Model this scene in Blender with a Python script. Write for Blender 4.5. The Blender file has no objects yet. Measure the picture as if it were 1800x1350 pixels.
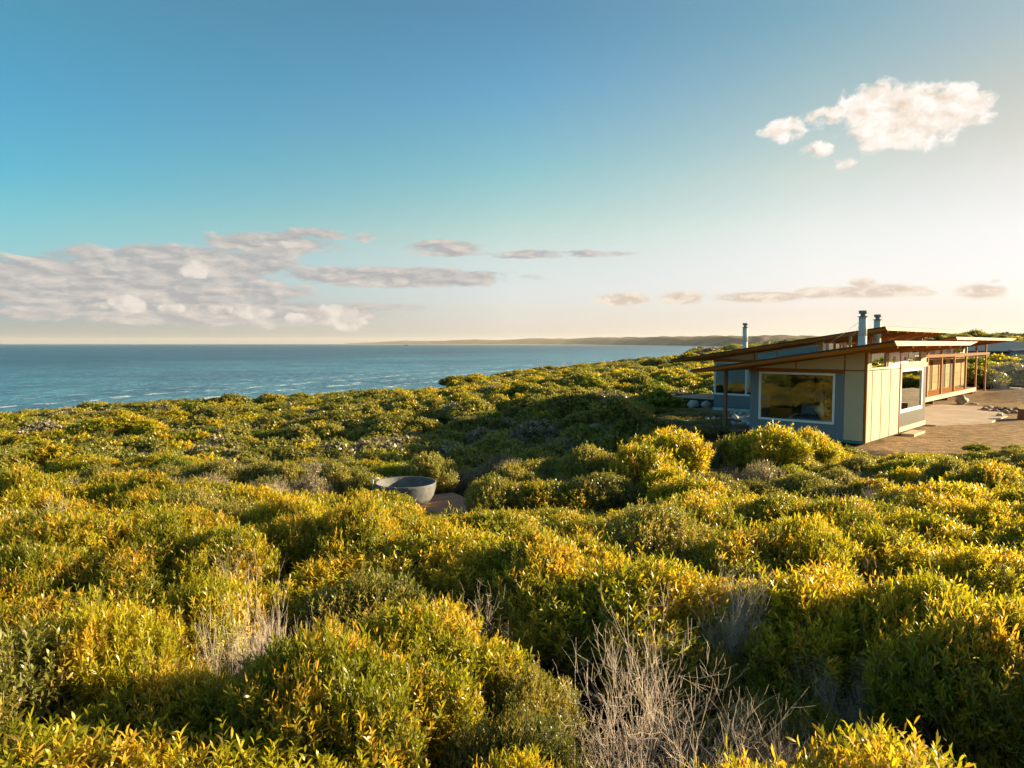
import bpy, bmesh, math, random
import numpy as np
from mathutils import Vector, Matrix, noise as mnoise

SC = bpy.context.scene
COL = SC.collection
random.seed(7)
RNG = np.random.default_rng(7)
rad = math.radians

# ------------------------------------------------------------------ camera
# the camera is the origin of the coordinates (z = 0); the sea lies at z = -24
PITCH = math.atan(71 / 1250.0)
cd = bpy.data.cameras.new('camera')
cam = bpy.data.objects.new('camera', cd)
COL.objects.link(cam)
cd.sensor_width = 36.0
cd.lens = 25.0
cd.clip_start = 0.1
cd.clip_end = 120000
cam.rotation_euler = (rad(90) - PITCH, 0, 0)
SC.camera = cam

# ------------------------------------------------------------------ light
SUN_AZ = rad(76)          # clockwise from +Y (the view direction)
SUN_EL = rad(13.5)
sd = bpy.data.lights.new('sun', 'SUN')
sun = bpy.data.objects.new('sun', sd)
COL.objects.link(sun)
sd.energy = 4.3
sd.angle = rad(0.6)
sd.color = (1.0, 0.81, 0.49)
sdir = Vector((math.sin(SUN_AZ) * math.cos(SUN_EL), math.cos(SUN_AZ) * math.cos(SUN_EL), math.sin(SUN_EL)))
sun.rotation_euler = sdir.to_track_quat('Z', 'Y').to_euler()

SC.view_settings.view_transform = 'Standard'
SC.view_settings.look = 'None'
SC.view_settings.gamma = 1.0
SC.view_settings.use_curve_mapping = False
SC.view_settings.exposure = 2.05
SC.cycles.use_denoising = True
SC.cycles.max_bounces = 8
SC.cycles.diffuse_bounces = 5
SC.cycles.glossy_bounces = 3
SC.cycles.transmission_bounces = 4
SC.cycles.transparent_max_bounces = 8
SC.cycles.sample_clamp_indirect = 6


# ------------------------------------------------------------------ node helper
class NT:
    def __init__(s, tree):
        s.t = tree; s.n = tree.nodes; s.l = tree.links

    def new(s, typ, **kw):
        n = s.n.new(typ)
        for k, v in kw.items():
            setattr(n, k, v)
        return n

    def put(s, sock, v):
        if v is None:
            return
        if isinstance(v, bpy.types.NodeSocket):
            s.l.new(v, sock)
        elif isinstance(v, (tuple, list)) and sock.type == 'RGBA' and len(v) == 3:
            sock.default_value = (*v, 1)
        else:
            sock.default_value = v

    def math(s, op, a, b=None, c=None, clamp=False):
        n = s.new('ShaderNodeMath', operation=op, use_clamp=clamp)
        for i, v in enumerate((a, b, c)):
            if v is not None:
                s.put(n.inputs[i], v)
        return n.outputs[0]

    def vmath(s, op, a, b=None):
        n = s.new('ShaderNodeVectorMath', operation=op)
        s.put(n.inputs[0], a)
        if b is not None:
            s.put(n.inputs[1], b)
        return n.outputs['Value'] if op in ('LENGTH', 'DOT_PRODUCT') else n.outputs[0]

    def mix(s, f, a, b, typ='RGBA', blend='MIX'):
        n = s.new('ShaderNodeMix', data_type=typ)
        if typ == 'RGBA':
            n.blend_type = blend
            i = (0, 6, 7); o = 2
        else:
            i = (0, 2, 3); o = 0
        s.put(n.inputs[i[0]], f); s.put(n.inputs[i[1]], a); s.put(n.inputs[i[2]], b)
        return n.outputs[o]

    def noise(s, vec, scale, detail=4, rough=.55, dist=0.0, out=0):
        n = s.new('ShaderNodeTexNoise')
        s.put(n.inputs['Vector'], vec)
        n.inputs['Scale'].default_value = scale
        n.inputs['Detail'].default_value = detail
        n.inputs['Roughness'].default_value = rough
        n.inputs['Distortion'].default_value = dist
        return n.outputs[out]

    def ss(s, v, a, b, lo=0.0, hi=1.0, smooth=True):
        n = s.new('ShaderNodeMapRange')
        n.interpolation_type = 'SMOOTHSTEP' if smooth else 'LINEAR'
        n.clamp = True
        s.put(n.inputs[0], v)
        n.inputs[1].default_value = a; n.inputs[2].default_value = b
        n.inputs[3].default_value = lo; n.inputs[4].default_value = hi
        return n.outputs[0]

    def ramp(s, f, stops, interp='LINEAR'):
        n = s.new('ShaderNodeValToRGB')
        n.color_ramp.interpolation = interp
        e = n.color_ramp.elements
        while len(e) < len(stops):
            e.new(0.5)
        for i, (p, c) in enumerate(stops):
            e[i].position = p
            e[i].color = (*c, 1) if len(c) == 3 else c
        s.put(n.inputs[0], f)
        return n.outputs[0]


# ------------------------------------------------------------------ sky
def pe(px, py):
    """azimuth and elevation (radians) of a direction seen at this place of the photograph"""
    F = 1250.0
    u = (px - 900) / F; v = (675 - py) / F
    x, y, z = u, math.cos(PITCH) + v * math.sin(PITCH), -math.sin(PITCH) + v * math.cos(PITCH)
    return math.atan2(x, y), math.atan2(z, math.hypot(x, y))


def build_world():
    w = bpy.data.worlds.new('World')
    SC.world = w
    w.use_nodes = True
    N = NT(w.node_tree)
    N.n.clear()
    sky = N.new('ShaderNodeTexSky', sky_type='NISHITA')
    sky.sun_disc = False
    sky.sun_elevation = SUN_EL
    sky.sun_rotation = SUN_AZ
    sky.altitude = 30
    sky.air_density = 1.0
    sky.dust_density = 0.6
    sky.ozone_density = 1.5
    tc = N.new('ShaderNodeTexCoord')
    sep = N.new('ShaderNodeSeparateXYZ')
    N.l.new(tc.outputs['Generated'], sep.inputs[0])
    X, Y, Z = sep.outputs
    az = N.math('ARCTAN2', X, Y)
    el = N.math('ARCSINE', Z)
    cv = N.new('ShaderNodeCombineXYZ')
    N.l.new(az, cv.inputs[0]); N.l.new(el, cv.inputs[1])
    P = cv.outputs[0]

    def mask(ells):
        acc = None
        for (px, py, rx, ry, amp) in ells:
            a, e = pe(px, py)
            d = N.vmath('SUBTRACT', P, (a, e, 0))
            d = N.vmath('MULTIPLY', d, (1250.0 / rx, 1250.0 / ry, 0))
            m = N.ss(N.vmath('LENGTH', d), 1.35, 0.25, 0.0, amp)
            acc = m if acc is None else N.math('MAXIMUM', acc, m)
        return acc

    # cumulus and small puffs
    Pc = N.vmath('MULTIPLY', P, (1.0, 1.25, 1.0))
    warp = N.noise(Pc, 30, 3, .6, out=1)
    warp = N.vmath('MULTIPLY', N.vmath('SUBTRACT', warp, (.5, .5, .5)), (.035, .035, 0))
    Pw = N.vmath('ADD', Pc, warp)
    n1 = N.noise(Pw, 34, 7, .56)
    n1s = N.noise(N.vmath('ADD', Pw, (.010, .007, 0)), 34, 4, .56)
    cum = mask([(1600, 210, 125, 62, 1.0), (1545, 190, 75, 52, 1.0), (1680, 190, 70, 48, .95), (1560, 245, 70, 30, .8),
                (1380, 228, 52, 29, .90), (1455, 207, 70, 24, .76), (1440, 264, 44, 18, .70), (1482, 287, 26, 15, .68),
                (1735, 195, 25, 20, .7)])
    dcum = N.ss(N.math('ADD', cum, N.math('MULTIPLY', N.math('SUBTRACT', n1, .5), 1.55)), .50, .82)
    lit1 = N.math('ADD', N.math('MULTIPLY', N.math('SUBTRACT', n1, n1s), 2.4), .70, clamp=True)
    ccum = N.mix(lit1, (6.4, 5.1, 3.8), (8.6, 8.2, 7.7))

    # layered bank near the horizon on the left, thin streaks
    Ps = N.vmath('MULTIPLY', P, (1.0, 3.0, 1.0))
    warp2 = N.noise(Ps, 14, 3, .6, out=1)
    warp2 = N.vmath('MULTIPLY', N.vmath('SUBTRACT', warp2, (.5, .5, .5)), (.05, .05, 0))
    Psw = N.vmath('ADD', Ps, warp2)
    n2 = N.noise(Psw, 21, 7, .6)
    n2s = N.noise(N.vmath('ADD', Psw, (.010, .016, 0)), 21, 5, .6)
    st = mask([(210, 500, 380, 60, 1.0), (330, 462, 250, 36, .97), (480, 428, 150, 26, .95), (560, 412, 90, 14, .8), (700, 488, 290, 24, .95),
               (780, 436, 95, 22, .85), (960, 447, 220, 12, .76), (380, 548, 400, 34, .92), (45, 550, 70, 18, .75),
               (0, 497, 200, 42, .92), (0, 462, 120, 9, .84), (690, 540, 110, 12, .66), (640, 415, 160, 14, .6)])
    dst = N.ss(N.math('ADD', st, N.math('MULTIPLY', N.math('SUBTRACT', n2, .5), 1.45)), .46, .76, 0, .95)
    lit2 = N.math('ADD', N.math('MULTIPLY', N.math('SUBTRACT', n2, n2s), 3.2), .34, clamp=True)
    cst = N.mix(lit2, (3.5, 3.5, 3.6), (6.0, 5.4, 4.9))

    row = mask([(1095, 526, 66, 15, .95), (1200, 524, 54, 16, .9), (1340, 522, 110, 13, .95), (1435, 515, 55, 14, .9),
                (1535, 512, 105, 15, .95), (1515, 498, 30, 11, .85), (1622, 515, 30, 9, .75), (1725, 512, 46, 16, .9),
                (1750, 495, 14, 8, .64)])
    Pr = N.vmath('MULTIPLY', P, (1.0, 2.2, 1.0))
    n3 = N.noise(N.vmath('ADD', Pr, warp), 42, 6, .6)
    drow = N.ss(N.math('ADD', row, N.math('MULTIPLY', N.math('SUBTRACT', n3, .5), 1.3)), .44, .8, 0, .75)
    crow = N.mix(N.ss(n3, .4, .64), (5.0, 3.8, 2.9), (7.6, 6.5, 5.3))

    # low bright heads inside the bank
    puff = mask([(350, 473, 40, 22, .92), (225, 535, 38, 20, .92), (300, 540, 30, 14, .8), (385, 545, 30, 14, .8), (450, 550, 42, 20, .9), (530, 560, 40, 14, .8), (590, 552, 56, 22, .92), (615, 570, 40, 20, .85), (170, 540, 30, 12, .75), (500, 430, 60, 10, .7)])
    dpuff = N.ss(N.math('ADD', puff, N.math('MULTIPLY', N.math('SUBTRACT', n1, .5), 1.4)), .5, .85, 0, .8)
    cpuff = N.mix(lit1, (4.6, 4.3, 4.0), (7.4, 6.8, 6.0))

    # colour of the clear air
    g = N.math('DIVIDE', N.math('MAXIMUM', el, 0.0), rad(30), clamp=True)
    toward = N.math('COSINE', N.math('SUBTRACT', az, SUN_AZ))
    far_side = N.ramp(g, [(0.007, (0.62, 0.70, 1.06)), (0.067, (0.52, 0.62, 0.89)), (0.166, (0.62, 0.83, 0.88)), (0.275, (0.52, 0.93, 0.9)), (0.371, (0.38, 0.94, 0.97)), (0.543, (0.37, 0.93, 1.03)), (0.684, (0.4, 0.96, 0.96)), (1, (.62, 1.0, .95))])
    abeam = N.ramp(g, [(0.011, (.93, .98, 1.52)), (0.082, (1.06, .96, 1.22)), (0.232, (1.32, 1.12, 1.01)), (0.305, (1.21, 1.17, 0.93)), (0.448, (0.86, 1.17, 0.97)), (0.651, (0.62, 1.03, 1.08)), (0.813, (0.54, 0.92, 0.96)), (1, (.7, .95, .95))])
    half_sun = N.ramp(g, [(0.02, (0.83, 0.85, 1.26)), (0.075, (0.86, 0.78, 1.01)), (0.186, (1.18, 0.93, 0.94)), (0.281, (1.36, 1.04, 0.89)), (0.414, (1.35, 1.06, 0.78)), (0.603, (1.04, 1.0, 0.77)), (0.757, (0.75, 0.94, 0.79)), (1, (.75, .92, .85))])
    sunward = N.ramp(g, [(0.017, (0.6, 0.67, 1.01)), (0.067, (0.66, 0.66, 0.91)), (0.166, (0.91, 0.77, 0.84)), (0.251, (1.11, 0.87, 0.83)), (0.371, (1.26, 0.92, 0.74)), (0.452, (1.22, 0.89, 0.65)), (0.543, (1.17, 0.89, 0.63)), (0.684, (0.98, 0.9, 0.7))])
    tint = N.mix(N.ss(toward, math.cos(SUN_AZ + rad(35)), math.cos(SUN_AZ), smooth=False), far_side, abeam)
    tint = N.mix(N.ss(toward, math.cos(SUN_AZ), math.cos(SUN_AZ - rad(23)), smooth=False), tint, half_sun)
    tint = N.mix(N.ss(toward, math.cos(SUN_AZ - rad(23)), math.cos(SUN_AZ - rad(35)), smooth=False), tint, sunward)
    c = N.mix(1.0, sky.outputs[0], N.mix(1.0, tint, N.ramp(g, [(0, (.77, .79, .84)), (.15, (.83, .84, .87)), (.3, (.85, .85, .85))]), blend='MULTIPLY'), blend='MULTIPLY')
    KC = .59
    for d, cc in ((dst, cst), (dpuff, cpuff), (drow, crow), (dcum, ccum)):
        c = N.mix(d, c, N.mix(1.0, cc, (KC, KC, KC), blend='MULTIPLY'))
    bg = N.new('ShaderNodeBackground')
    N.put(bg.inputs[0], c)
    bg.inputs[1].default_value = 0.05
    out = N.new('ShaderNodeOutputWorld')
    N.l.new(bg.outputs[0], out.inputs[0])


build_world()


# ------------------------------------------------------------------ materials
MATS = {}


def mat(name, fn):
    if name in MATS:
        return MATS[name]
    m = bpy.data.materials.new(name)
    m.use_nodes = True
    N = NT(m.node_tree)
    N.n.clear()
    out = N.new('ShaderNodeOutputMaterial')
    sh = fn(N)
    if isinstance(sh, tuple):
        N.l.new(sh[0], out.inputs['Surface'])
        if sh[1] is not None:
            N.l.new(sh[1], out.inputs['Displacement'])
    else:
        N.l.new(sh, out.inputs['Surface'])
    MATS[name] = m
    return m


def pbsdf(N, color, rough=.6, metal=0.0, spec=.5, normal=None, **kw):
    b = N.new('ShaderNodeBsdfPrincipled')
    N.put(b.inputs['Base Color'], color)
    N.put(b.inputs['Roughness'], rough)
    N.put(b.inputs['Metallic'], metal)
    N.put(b.inputs['Specular IOR Level'], spec)
    if normal is not None:
        N.l.new(normal, b.inputs['Normal'])
    for k, v in kw.items():
        N.put(b.inputs[k], v)
    return b.outputs[0]


def bump(N, h, strength=.3, dist=.01):
    b = N.new('ShaderNodeBump')
    b.inputs['Strength'].default_value = strength
    b.inputs['Distance'].default_value = dist
    N.l.new(h, b.inputs['Height'])
    return b.outputs[0]


def objcoord(N):
    return N.new('ShaderNodeTexCoord').outputs['Object']


def objrand(N):
    return N.new('ShaderNodeObjectInfo').outputs['Random']


def m_wood(name, c1, c2, axis=0, scale=3.0, rough=.6):
    def fn(N):
        v = objcoord(N)
        st = [14.0, 14.0, 14.0]; st[axis] = 1.0
        v2 = N.vmath('MULTIPLY', v, tuple(st))
        n = N.noise(v2, scale, 5, .6, .4)
        n2 = N.noise(v, 1.3, 3)
        f = N.math('ADD', N.math('MULTIPLY', n, .75), N.math('MULTIPLY', n2, .4))
        f = N.math('ADD', f, N.math('MULTIPLY', N.math('SUBTRACT', objrand(N), .5), .35))
        c = N.mix(N.ss(f, .3, .85), c1, c2)
        return pbsdf(N, c, rough + .2, spec=.10, normal=bump(N, n, .2, .004))
    return mat(name, fn)


def m_paint(name, col, rough=.5, var=.12, dirt=.25):
    def fn(N):
        v = objcoord(N)
        n = N.noise(v, 1.1, 5, .62)
        n2 = N.noise(N.vmath('MULTIPLY', v, (6, 6, .7)), 3, 4, .6)
        k = N.math('ADD', N.math('MULTIPLY', N.math('SUBTRACT', n, .5), var * 2), 1.0)
        k = N.math('SUBTRACT', k, N.math('MULTIPLY', N.ss(n2, .52, .8), dirt * .5))
        c = N.mix(1.0, col, k, blend='MULTIPLY')
        return pbsdf(N, c, N.math('ADD', N.math('MULTIPLY', n2, .2), rough + .1), spec=.12, normal=bump(N, n2, .05, .004))
    return mat(name, fn)


def m_metal(name, col, rough=.35):
    def fn(N):
        v = objcoord(N)
        n = N.noise(N.vmath('MULTIPLY', v, (8, 8, 1.2)), 3, 5, .6)
        c = N.mix(N.ss(n, .35, .75), col, tuple(x * .72 for x in col))
        return pbsdf(N, c, N.math('ADD', N.math('MULTIPLY', n, .25), rough - .1), metal=.9)
    return mat(name, fn)


def m_glass(name='window_glass', tint=(.82, .86, .84), refl=1.0):
    def fn(N):
        t = N.new('ShaderNodeBsdfTransparent')
        N.put(t.inputs[0], tint)
        g = N.new('ShaderNodeBsdfGlossy')
        g.inputs['Roughness'].default_value = .015
        N.put(g.inputs[0], (1, 1, 1))
        f = N.new('ShaderNodeFresnel')
        f.inputs[0].default_value = 1.75
        v = objcoord(N)
        n = N.noise(v, .9, 2)
        bn = bump(N, n, .06, .05)
        N.l.new(bn, g.inputs['Normal'])
        k = N.math('MULTIPLY', f.outputs[0], 1.0 * refl, clamp=True)
        m = N.new('ShaderNodeMixShader')
        N.l.new(k, m.inputs[0]); N.l.new(t.outputs[0], m.inputs[1]); N.l.new(g.outputs[0], m.inputs[2])
        return m.outputs[0]
    return mat(name, fn)


def m_stone(name, c1, c2, scale=4.0):
    def fn(N):
        v = objcoord(N)
        n = N.noise(v, scale, 6, .65, .3)
        vo = N.new('ShaderNodeTexVoronoi')
        N.l.new(v, vo.inputs['Vector'])
        vo.inputs['Scale'].default_value = scale * 2.5
        f = N.math('ADD', n, N.math('MULTIPLY', N.math('SUBTRACT', objrand(N), .5), .2))
        c = N.mix(N.ss(f, .3, .7), c1, c2)
        h = N.math('ADD', n, N.math('MULTIPLY', vo.outputs[0], .4))
        return pbsdf(N, c, .85, normal=bump(N, h, .7, .03))
    return mat(name, fn)


def m_leaf(name, dark, light, tipcol, tip_amount=.5, trans=.45, rough=.36):
    """tint attribute: r = per leaf, g = newness towards the twig tip, b = per twig"""
    def fn(N):
        a = N.new('ShaderNodeAttribute')
        a.attribute_name = 'tint'
        sp = N.new('ShaderNodeSeparateColor')
        N.l.new(a.outputs['Color'], sp.inputs[0])
        r, g, b = sp.outputs
        rnd = objrand(N)
        f = N.math('ADD', N.math('MULTIPLY', r, .45), N.math('MULTIPLY', b, .35))
        f = N.math('ADD', f, N.math('MULTIPLY', N.math('SUBTRACT', rnd, .5), .5))
        c = N.mix(N.ss(f, .12, .8), dark, light)
        t = N.math('MULTIPLY', N.ss(g, .45, 1.0), N.ss(b, .55, .8))
        t = N.math('MULTIPLY', t, tip_amount, clamp=True)
        c = N.mix(t, c, tipcol)
        # a few dry leaves
        c = N.mix(N.ss(r, .955, .975), c, (.20, .12, .05))
        d = pbsdf(N, c, rough, spec=.4)
        tr = N.new('ShaderNodeBsdfTranslucent')
        N.put(tr.inputs[0], N.mix(1.0, c, (1.25, 1.15, .55), blend='MULTIPLY'))
        m = N.new('ShaderNodeMixShader')
        m.inputs[0].default_value = trans
        N.l.new(d, m.inputs[1]); N.l.new(tr.outputs[0], m.inputs[2])
        return m.outputs[0]
    return mat(name, fn)


def m_twig(name, c1, c2):
    def fn(N):
        v = objcoord(N)
        n = N.noise(v, 9, 4, .6)
        c = N.mix(N.ss(N.math('ADD', n, N.math('MULTIPLY', N.math('SUBTRACT', objrand(N), .5), .2)), .3, .7), c1, c2)
        return pbsdf(N, c, .85, spec=.2)
    return mat(name, fn)


M_TIMBER = m_wood('honey_timber', (.235, .085, .016), (.36, .145, .030), 0)
M_BEAM = m_wood('brown_beam', (.12, .045, .012), (.20, .085, .022), 0)
M_POST = m_wood('post_timber', (.30, .15, .06), (.45, .26, .11), 2)
M_DARKPOST = m_wood('weathered_post', (.16, .085, .05), (.24, .14, .085), 2)
M_PLY = m_wood('plywood', (.34, .118, .019), (.46, .19, .036), 0, 1.6)
M_PLYWALL = m_wood('pale_plywood', (.27, .155, .055), (.36, .22, .082), 2, 1.6)
M_FASCIA = m_paint('cream_fascia', (.46, .385, .26), .5)
M_PANEL = m_paint('cream_panel', (.46, .39, .265), .55, .06, .14)
M_WHITE = m_paint('white_paint', (.68, .68, .67), .4, .04, .1)
M_GREY = m_paint('blue_grey_steel', (.165, .198, .23), .42, .08, .15)
M_BAY = m_paint('dark_bay_panel', (.075, .066, .055), .28, .2, .2)
M_ROOF = m_metal('roof_steel', (.30, .31, .32), .42)
M_FLUE = m_paint('flue_steel', (.50, .51, .49), .36, .06, .2)
M_COWL = m_paint('cowl_steel', (.22, .22, .21), .42)
M_TEAL = m_paint('teal_membrane', (.03, .22, .22), .6)
M_DARK = m_paint('dark_trim', (.05, .045, .04), .6)
M_GLASS = m_glass()
M_GLASS2 = m_glass('reflective_glass', (.45, .5, .48), 2.2)
M_DECK = m_wood('deck_board', (.27, .145, .095), (.39, .23, .16), 0, 2.0)
M_GDECK = m_wood('grey_deck_board', (.24, .17, .13), (.36, .27, .21), 0, 2.0)
M_CONC = m_stone('tub_concrete', (.085, .088, .095), (.165, .16, .155), 2.5)
M_BOULDER = m_stone('pale_boulder', (.34, .31, .27), (.60, .56, .50), 2.0)
M_ROCK = m_stone('grey_rock', (.20, .165, .125), (.40, .32, .24), 2.2)
M_RUBBLE = m_stone('limestone_rubble', (.42, .40, .37), (.68, .65, .60), 1.5)


# ------------------------------------------------------------------ mesh helpers
def link(o, parent=None):
    COL.objects.link(o)
    if parent is not None:
        o.parent = parent
    return o


def tag(o, label=None, cat=None, group=None, kind=None):
    if label: o['label'] = label
    if cat: o['category'] = cat
    if group: o['group'] = group
    if kind: o['kind'] = kind
    return o


def empty(name, loc, rz=0.0, label=None, cat=None, group=None):
    o = bpy.data.objects.new(name, None)
    o.empty_display_size = .3
    o.location = loc
    o.rotation_euler = (0, 0, rz)
    link(o)
    return tag(o, label, cat, group)


def np_mesh(name, V, T, tint=None, smooth=False):
    """triangle mesh from arrays"""
    me = bpy.data.meshes.new(name)
    V = np.ascontiguousarray(V, dtype=np.float32)
    T = np.ascontiguousarray(T, dtype=np.int32)
    me.vertices.add(len(V))
    me.vertices.foreach_set('co', V.ravel())
    me.loops.add(T.size)
    me.loops.foreach_set('vertex_index', T.ravel())
    k = T.shape[1]
    me.polygons.add(len(T))
    me.polygons.foreach_set('loop_start', np.arange(0, T.size, k, dtype=np.int32))
    me.polygons.foreach_set('loop_total', np.full(len(T), k, dtype=np.int32))
    if smooth:
        me.polygons.foreach_set('use_smooth', np.ones(len(T), dtype=bool))
    if tint is not None:
        a = me.attributes.new('tint', 'FLOAT_COLOR', 'POINT')
        a.data.foreach_set('color', np.ascontiguousarray(tint, dtype=np.float32).ravel())
    me.update(calc_edges=True)
    return me


class MB:
    """collects simple solids; build() links them as ONE mesh object"""
    def __init__(s):
        s.bm = bmesh.new()

    def hexa(s, p):
        v = [s.bm.verts.new(q) for q in p]
        for f in ((0, 3, 2, 1), (4, 5, 6, 7), (0, 1, 5, 4), (1, 2, 6, 5), (2, 3, 7, 6), (3, 0, 4, 7)):
            s.bm.faces.new([v[i] for i in f])
        return s

    def box(s, x0, x1, y0, y1, z0, z1):
        return s.hexa([(x0, y0, z0), (x1, y0, z0), (x1, y1, z0), (x0, y1, z0), (x0, y0, z1), (x1, y0, z1), (x1, y1, z1), (x0, y1, z1)])

    def cyl(s, c, r, h, n=16, r2=None, cap=True):
        r2 = r if r2 is None else r2
        a = [s.bm.verts.new((c[0] + r * math.cos(2 * math.pi * i / n), c[1] + r * math.sin(2 * math.pi * i / n), c[2])) for i in range(n)]
        b = [s.bm.verts.new((c[0] + r2 * math.cos(2 * math.pi * i / n), c[1] + r2 * math.sin(2 * math.pi * i / n), c[2] + h)) for i in range(n)]
        for i in range(n):
            f = s.bm.faces.new((a[i], a[(i + 1) % n], b[(i + 1) % n], b[i])); f.smooth = True
        if cap:
            s.bm.faces.new(a[::-1]); s.bm.faces.new(b)
        return s

    def lathe(s, prof, n=48, c=(0, 0, 0)):
        rings = []
        for r, z in prof:
            rings.append([s.bm.verts.new((c[0] + r * math.cos(2 * math.pi * i / n), c[1] + r * math.sin(2 * math.pi * i / n), c[2] + z)) for i in range(n)])
        for p, q in zip(rings, rings[1:]):
            for i in range(n):
                f = s.bm.faces.new((p[i], p[(i + 1) % n], q[(i + 1) % n], q[i])); f.smooth = True
        s.bm.faces.new(rings[0][::-1])
        s.bm.faces.new(rings[-1])
        return s

    def tube(s, pts, r, n=6):
        pts = [Vector(p) for p in pts]
        rs = r if isinstance(r, (list, tuple)) else [r] * len(pts)
        rings = []
        for i, p in enumerate(pts):
            d = (pts[min(i + 1, len(pts) - 1)] - pts[max(i - 1, 0)]).normalized()
            u = d.orthogonal().normalized(); w = d.cross(u)
            rings.append([s.bm.verts.new(p + (u * math.cos(2 * math.pi * k / n) + w * math.sin(2 * math.pi * k / n)) * rs[i]) for k in range(n)])
        for p, q in zip(rings, rings[1:]):
            for i in range(n):
                f = s.bm.faces.new((p[i], p[(i + 1) % n], q[(i + 1) % n], q[i])); f.smooth = True
        s.bm.faces.new(rings[0][::-1]); s.bm.faces.new(rings[-1])
        return s

    def quadgrid(s, rows, smooth=True):
        g = [[s.bm.verts.new(p) for p in r] for r in rows]
        for a, b in zip(g, g[1:]):
            for i in range(len(a) - 1):
                f = s.bm.faces.new((a[i], a[i + 1], b[i + 1], b[i])); f.smooth = smooth
        return s

    def build(s, name, m, parent=None, bevel=0.0, loc=None):
        bmesh.ops.recalc_face_normals(s.bm, faces=s.bm.faces)
        me = bpy.data.meshes.new(name)
        s.bm.to_mesh(me)
        s.bm.free()
        me.materials.append(m)
        o = bpy.data.objects.new(name, me)
        link(o, parent)
        if loc is not None:
            o.location = loc
        if bevel:
            b = o.modifiers.new('bevel', 'BEVEL')
            b.width = bevel; b.segments = 2; b.limit_method = 'ANGLE'
        return o


def box(name, m, parent, x0, x1, y0, y1, z0, z1, bevel=0.0):
    return MB().box(x0, x1, y0, y1, z0, z1).build(name, m, parent, bevel)


def stone_mesh(seed, sub=3, rough=.35, flat=.75):
    bm = bmesh.new()
    bmesh.ops.create_icosphere(bm, subdivisions=sub, radius=1.0)
    off = Vector((seed * 3.1, seed * 1.7, seed * .9))
    for v in bm.verts:
        d = v.co.normalized()
        k = 1 + rough * mnoise.fractal(d * 1.1 + off, 1.0, 2.0, 4)
        # a few flat facets
        for a in range(5):
            q = Vector((math.sin(seed * 2.3 + a * 1.9), math.cos(seed * 1.3 + a * 2.7), math.sin(a * 3.1 + seed))).normalized()
            dd = d.dot(q)
            if dd > .72:
                k *= (.78 / max(dd, .72)) ** .6
        v.co = d * k
        v.co.z *= flat
    for f in bm.faces:
        f.smooth = sub > 2
    me = bpy.data.meshes.new('stone')
    bm.to_mesh(me); bm.free()
    return me


# ------------------------------------------------------------------ terrain
TH = rad(46.5)
E1 = np.array([math.cos(TH), math.sin(TH)])
E2 = np.array([-math.sin(TH), math.cos(TH)])
HC = np.array([13.4317, 26.9051])
HZ = -3.85


def hloc(x, y):
    dx = x - HC[0]; dy = y - HC[1]
    return dx * E1[0] + dy * E1[1], dx * E2[0] + dy * E2[1]


def hw(a, b, z=0.0):
    """house coordinates -> world"""
    return (HC[0] + a * E1[0] + b * E2[0], HC[1] + a * E1[1] + b * E2[1], HZ + z)


def sstep(a, b, v):
    t = np.clip((v - a) / (b - a), 0, 1)
    return t * t * (3 - 2 * t)


_NP = [(RNG.uniform(0, 6.28), RNG.uniform(.8, 1.25), RNG.uniform(0, 6.28)) for _ in range(24)]


def wav(x, y, scale, k0=0, n=6):
    """cheap smooth pseudo noise of about +-1"""
    r = 0
    for i in range(n):
        ang, f, ph = _NP[(k0 + i) % 24]
        f = f * 6.2832 / scale * (1 + .35 * i)
        r = r + np.sin((x * math.cos(ang * 3) + y * math.sin(ang * 3)) * f + ph) / (1 + .4 * i)
    return r / 2.6


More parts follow.
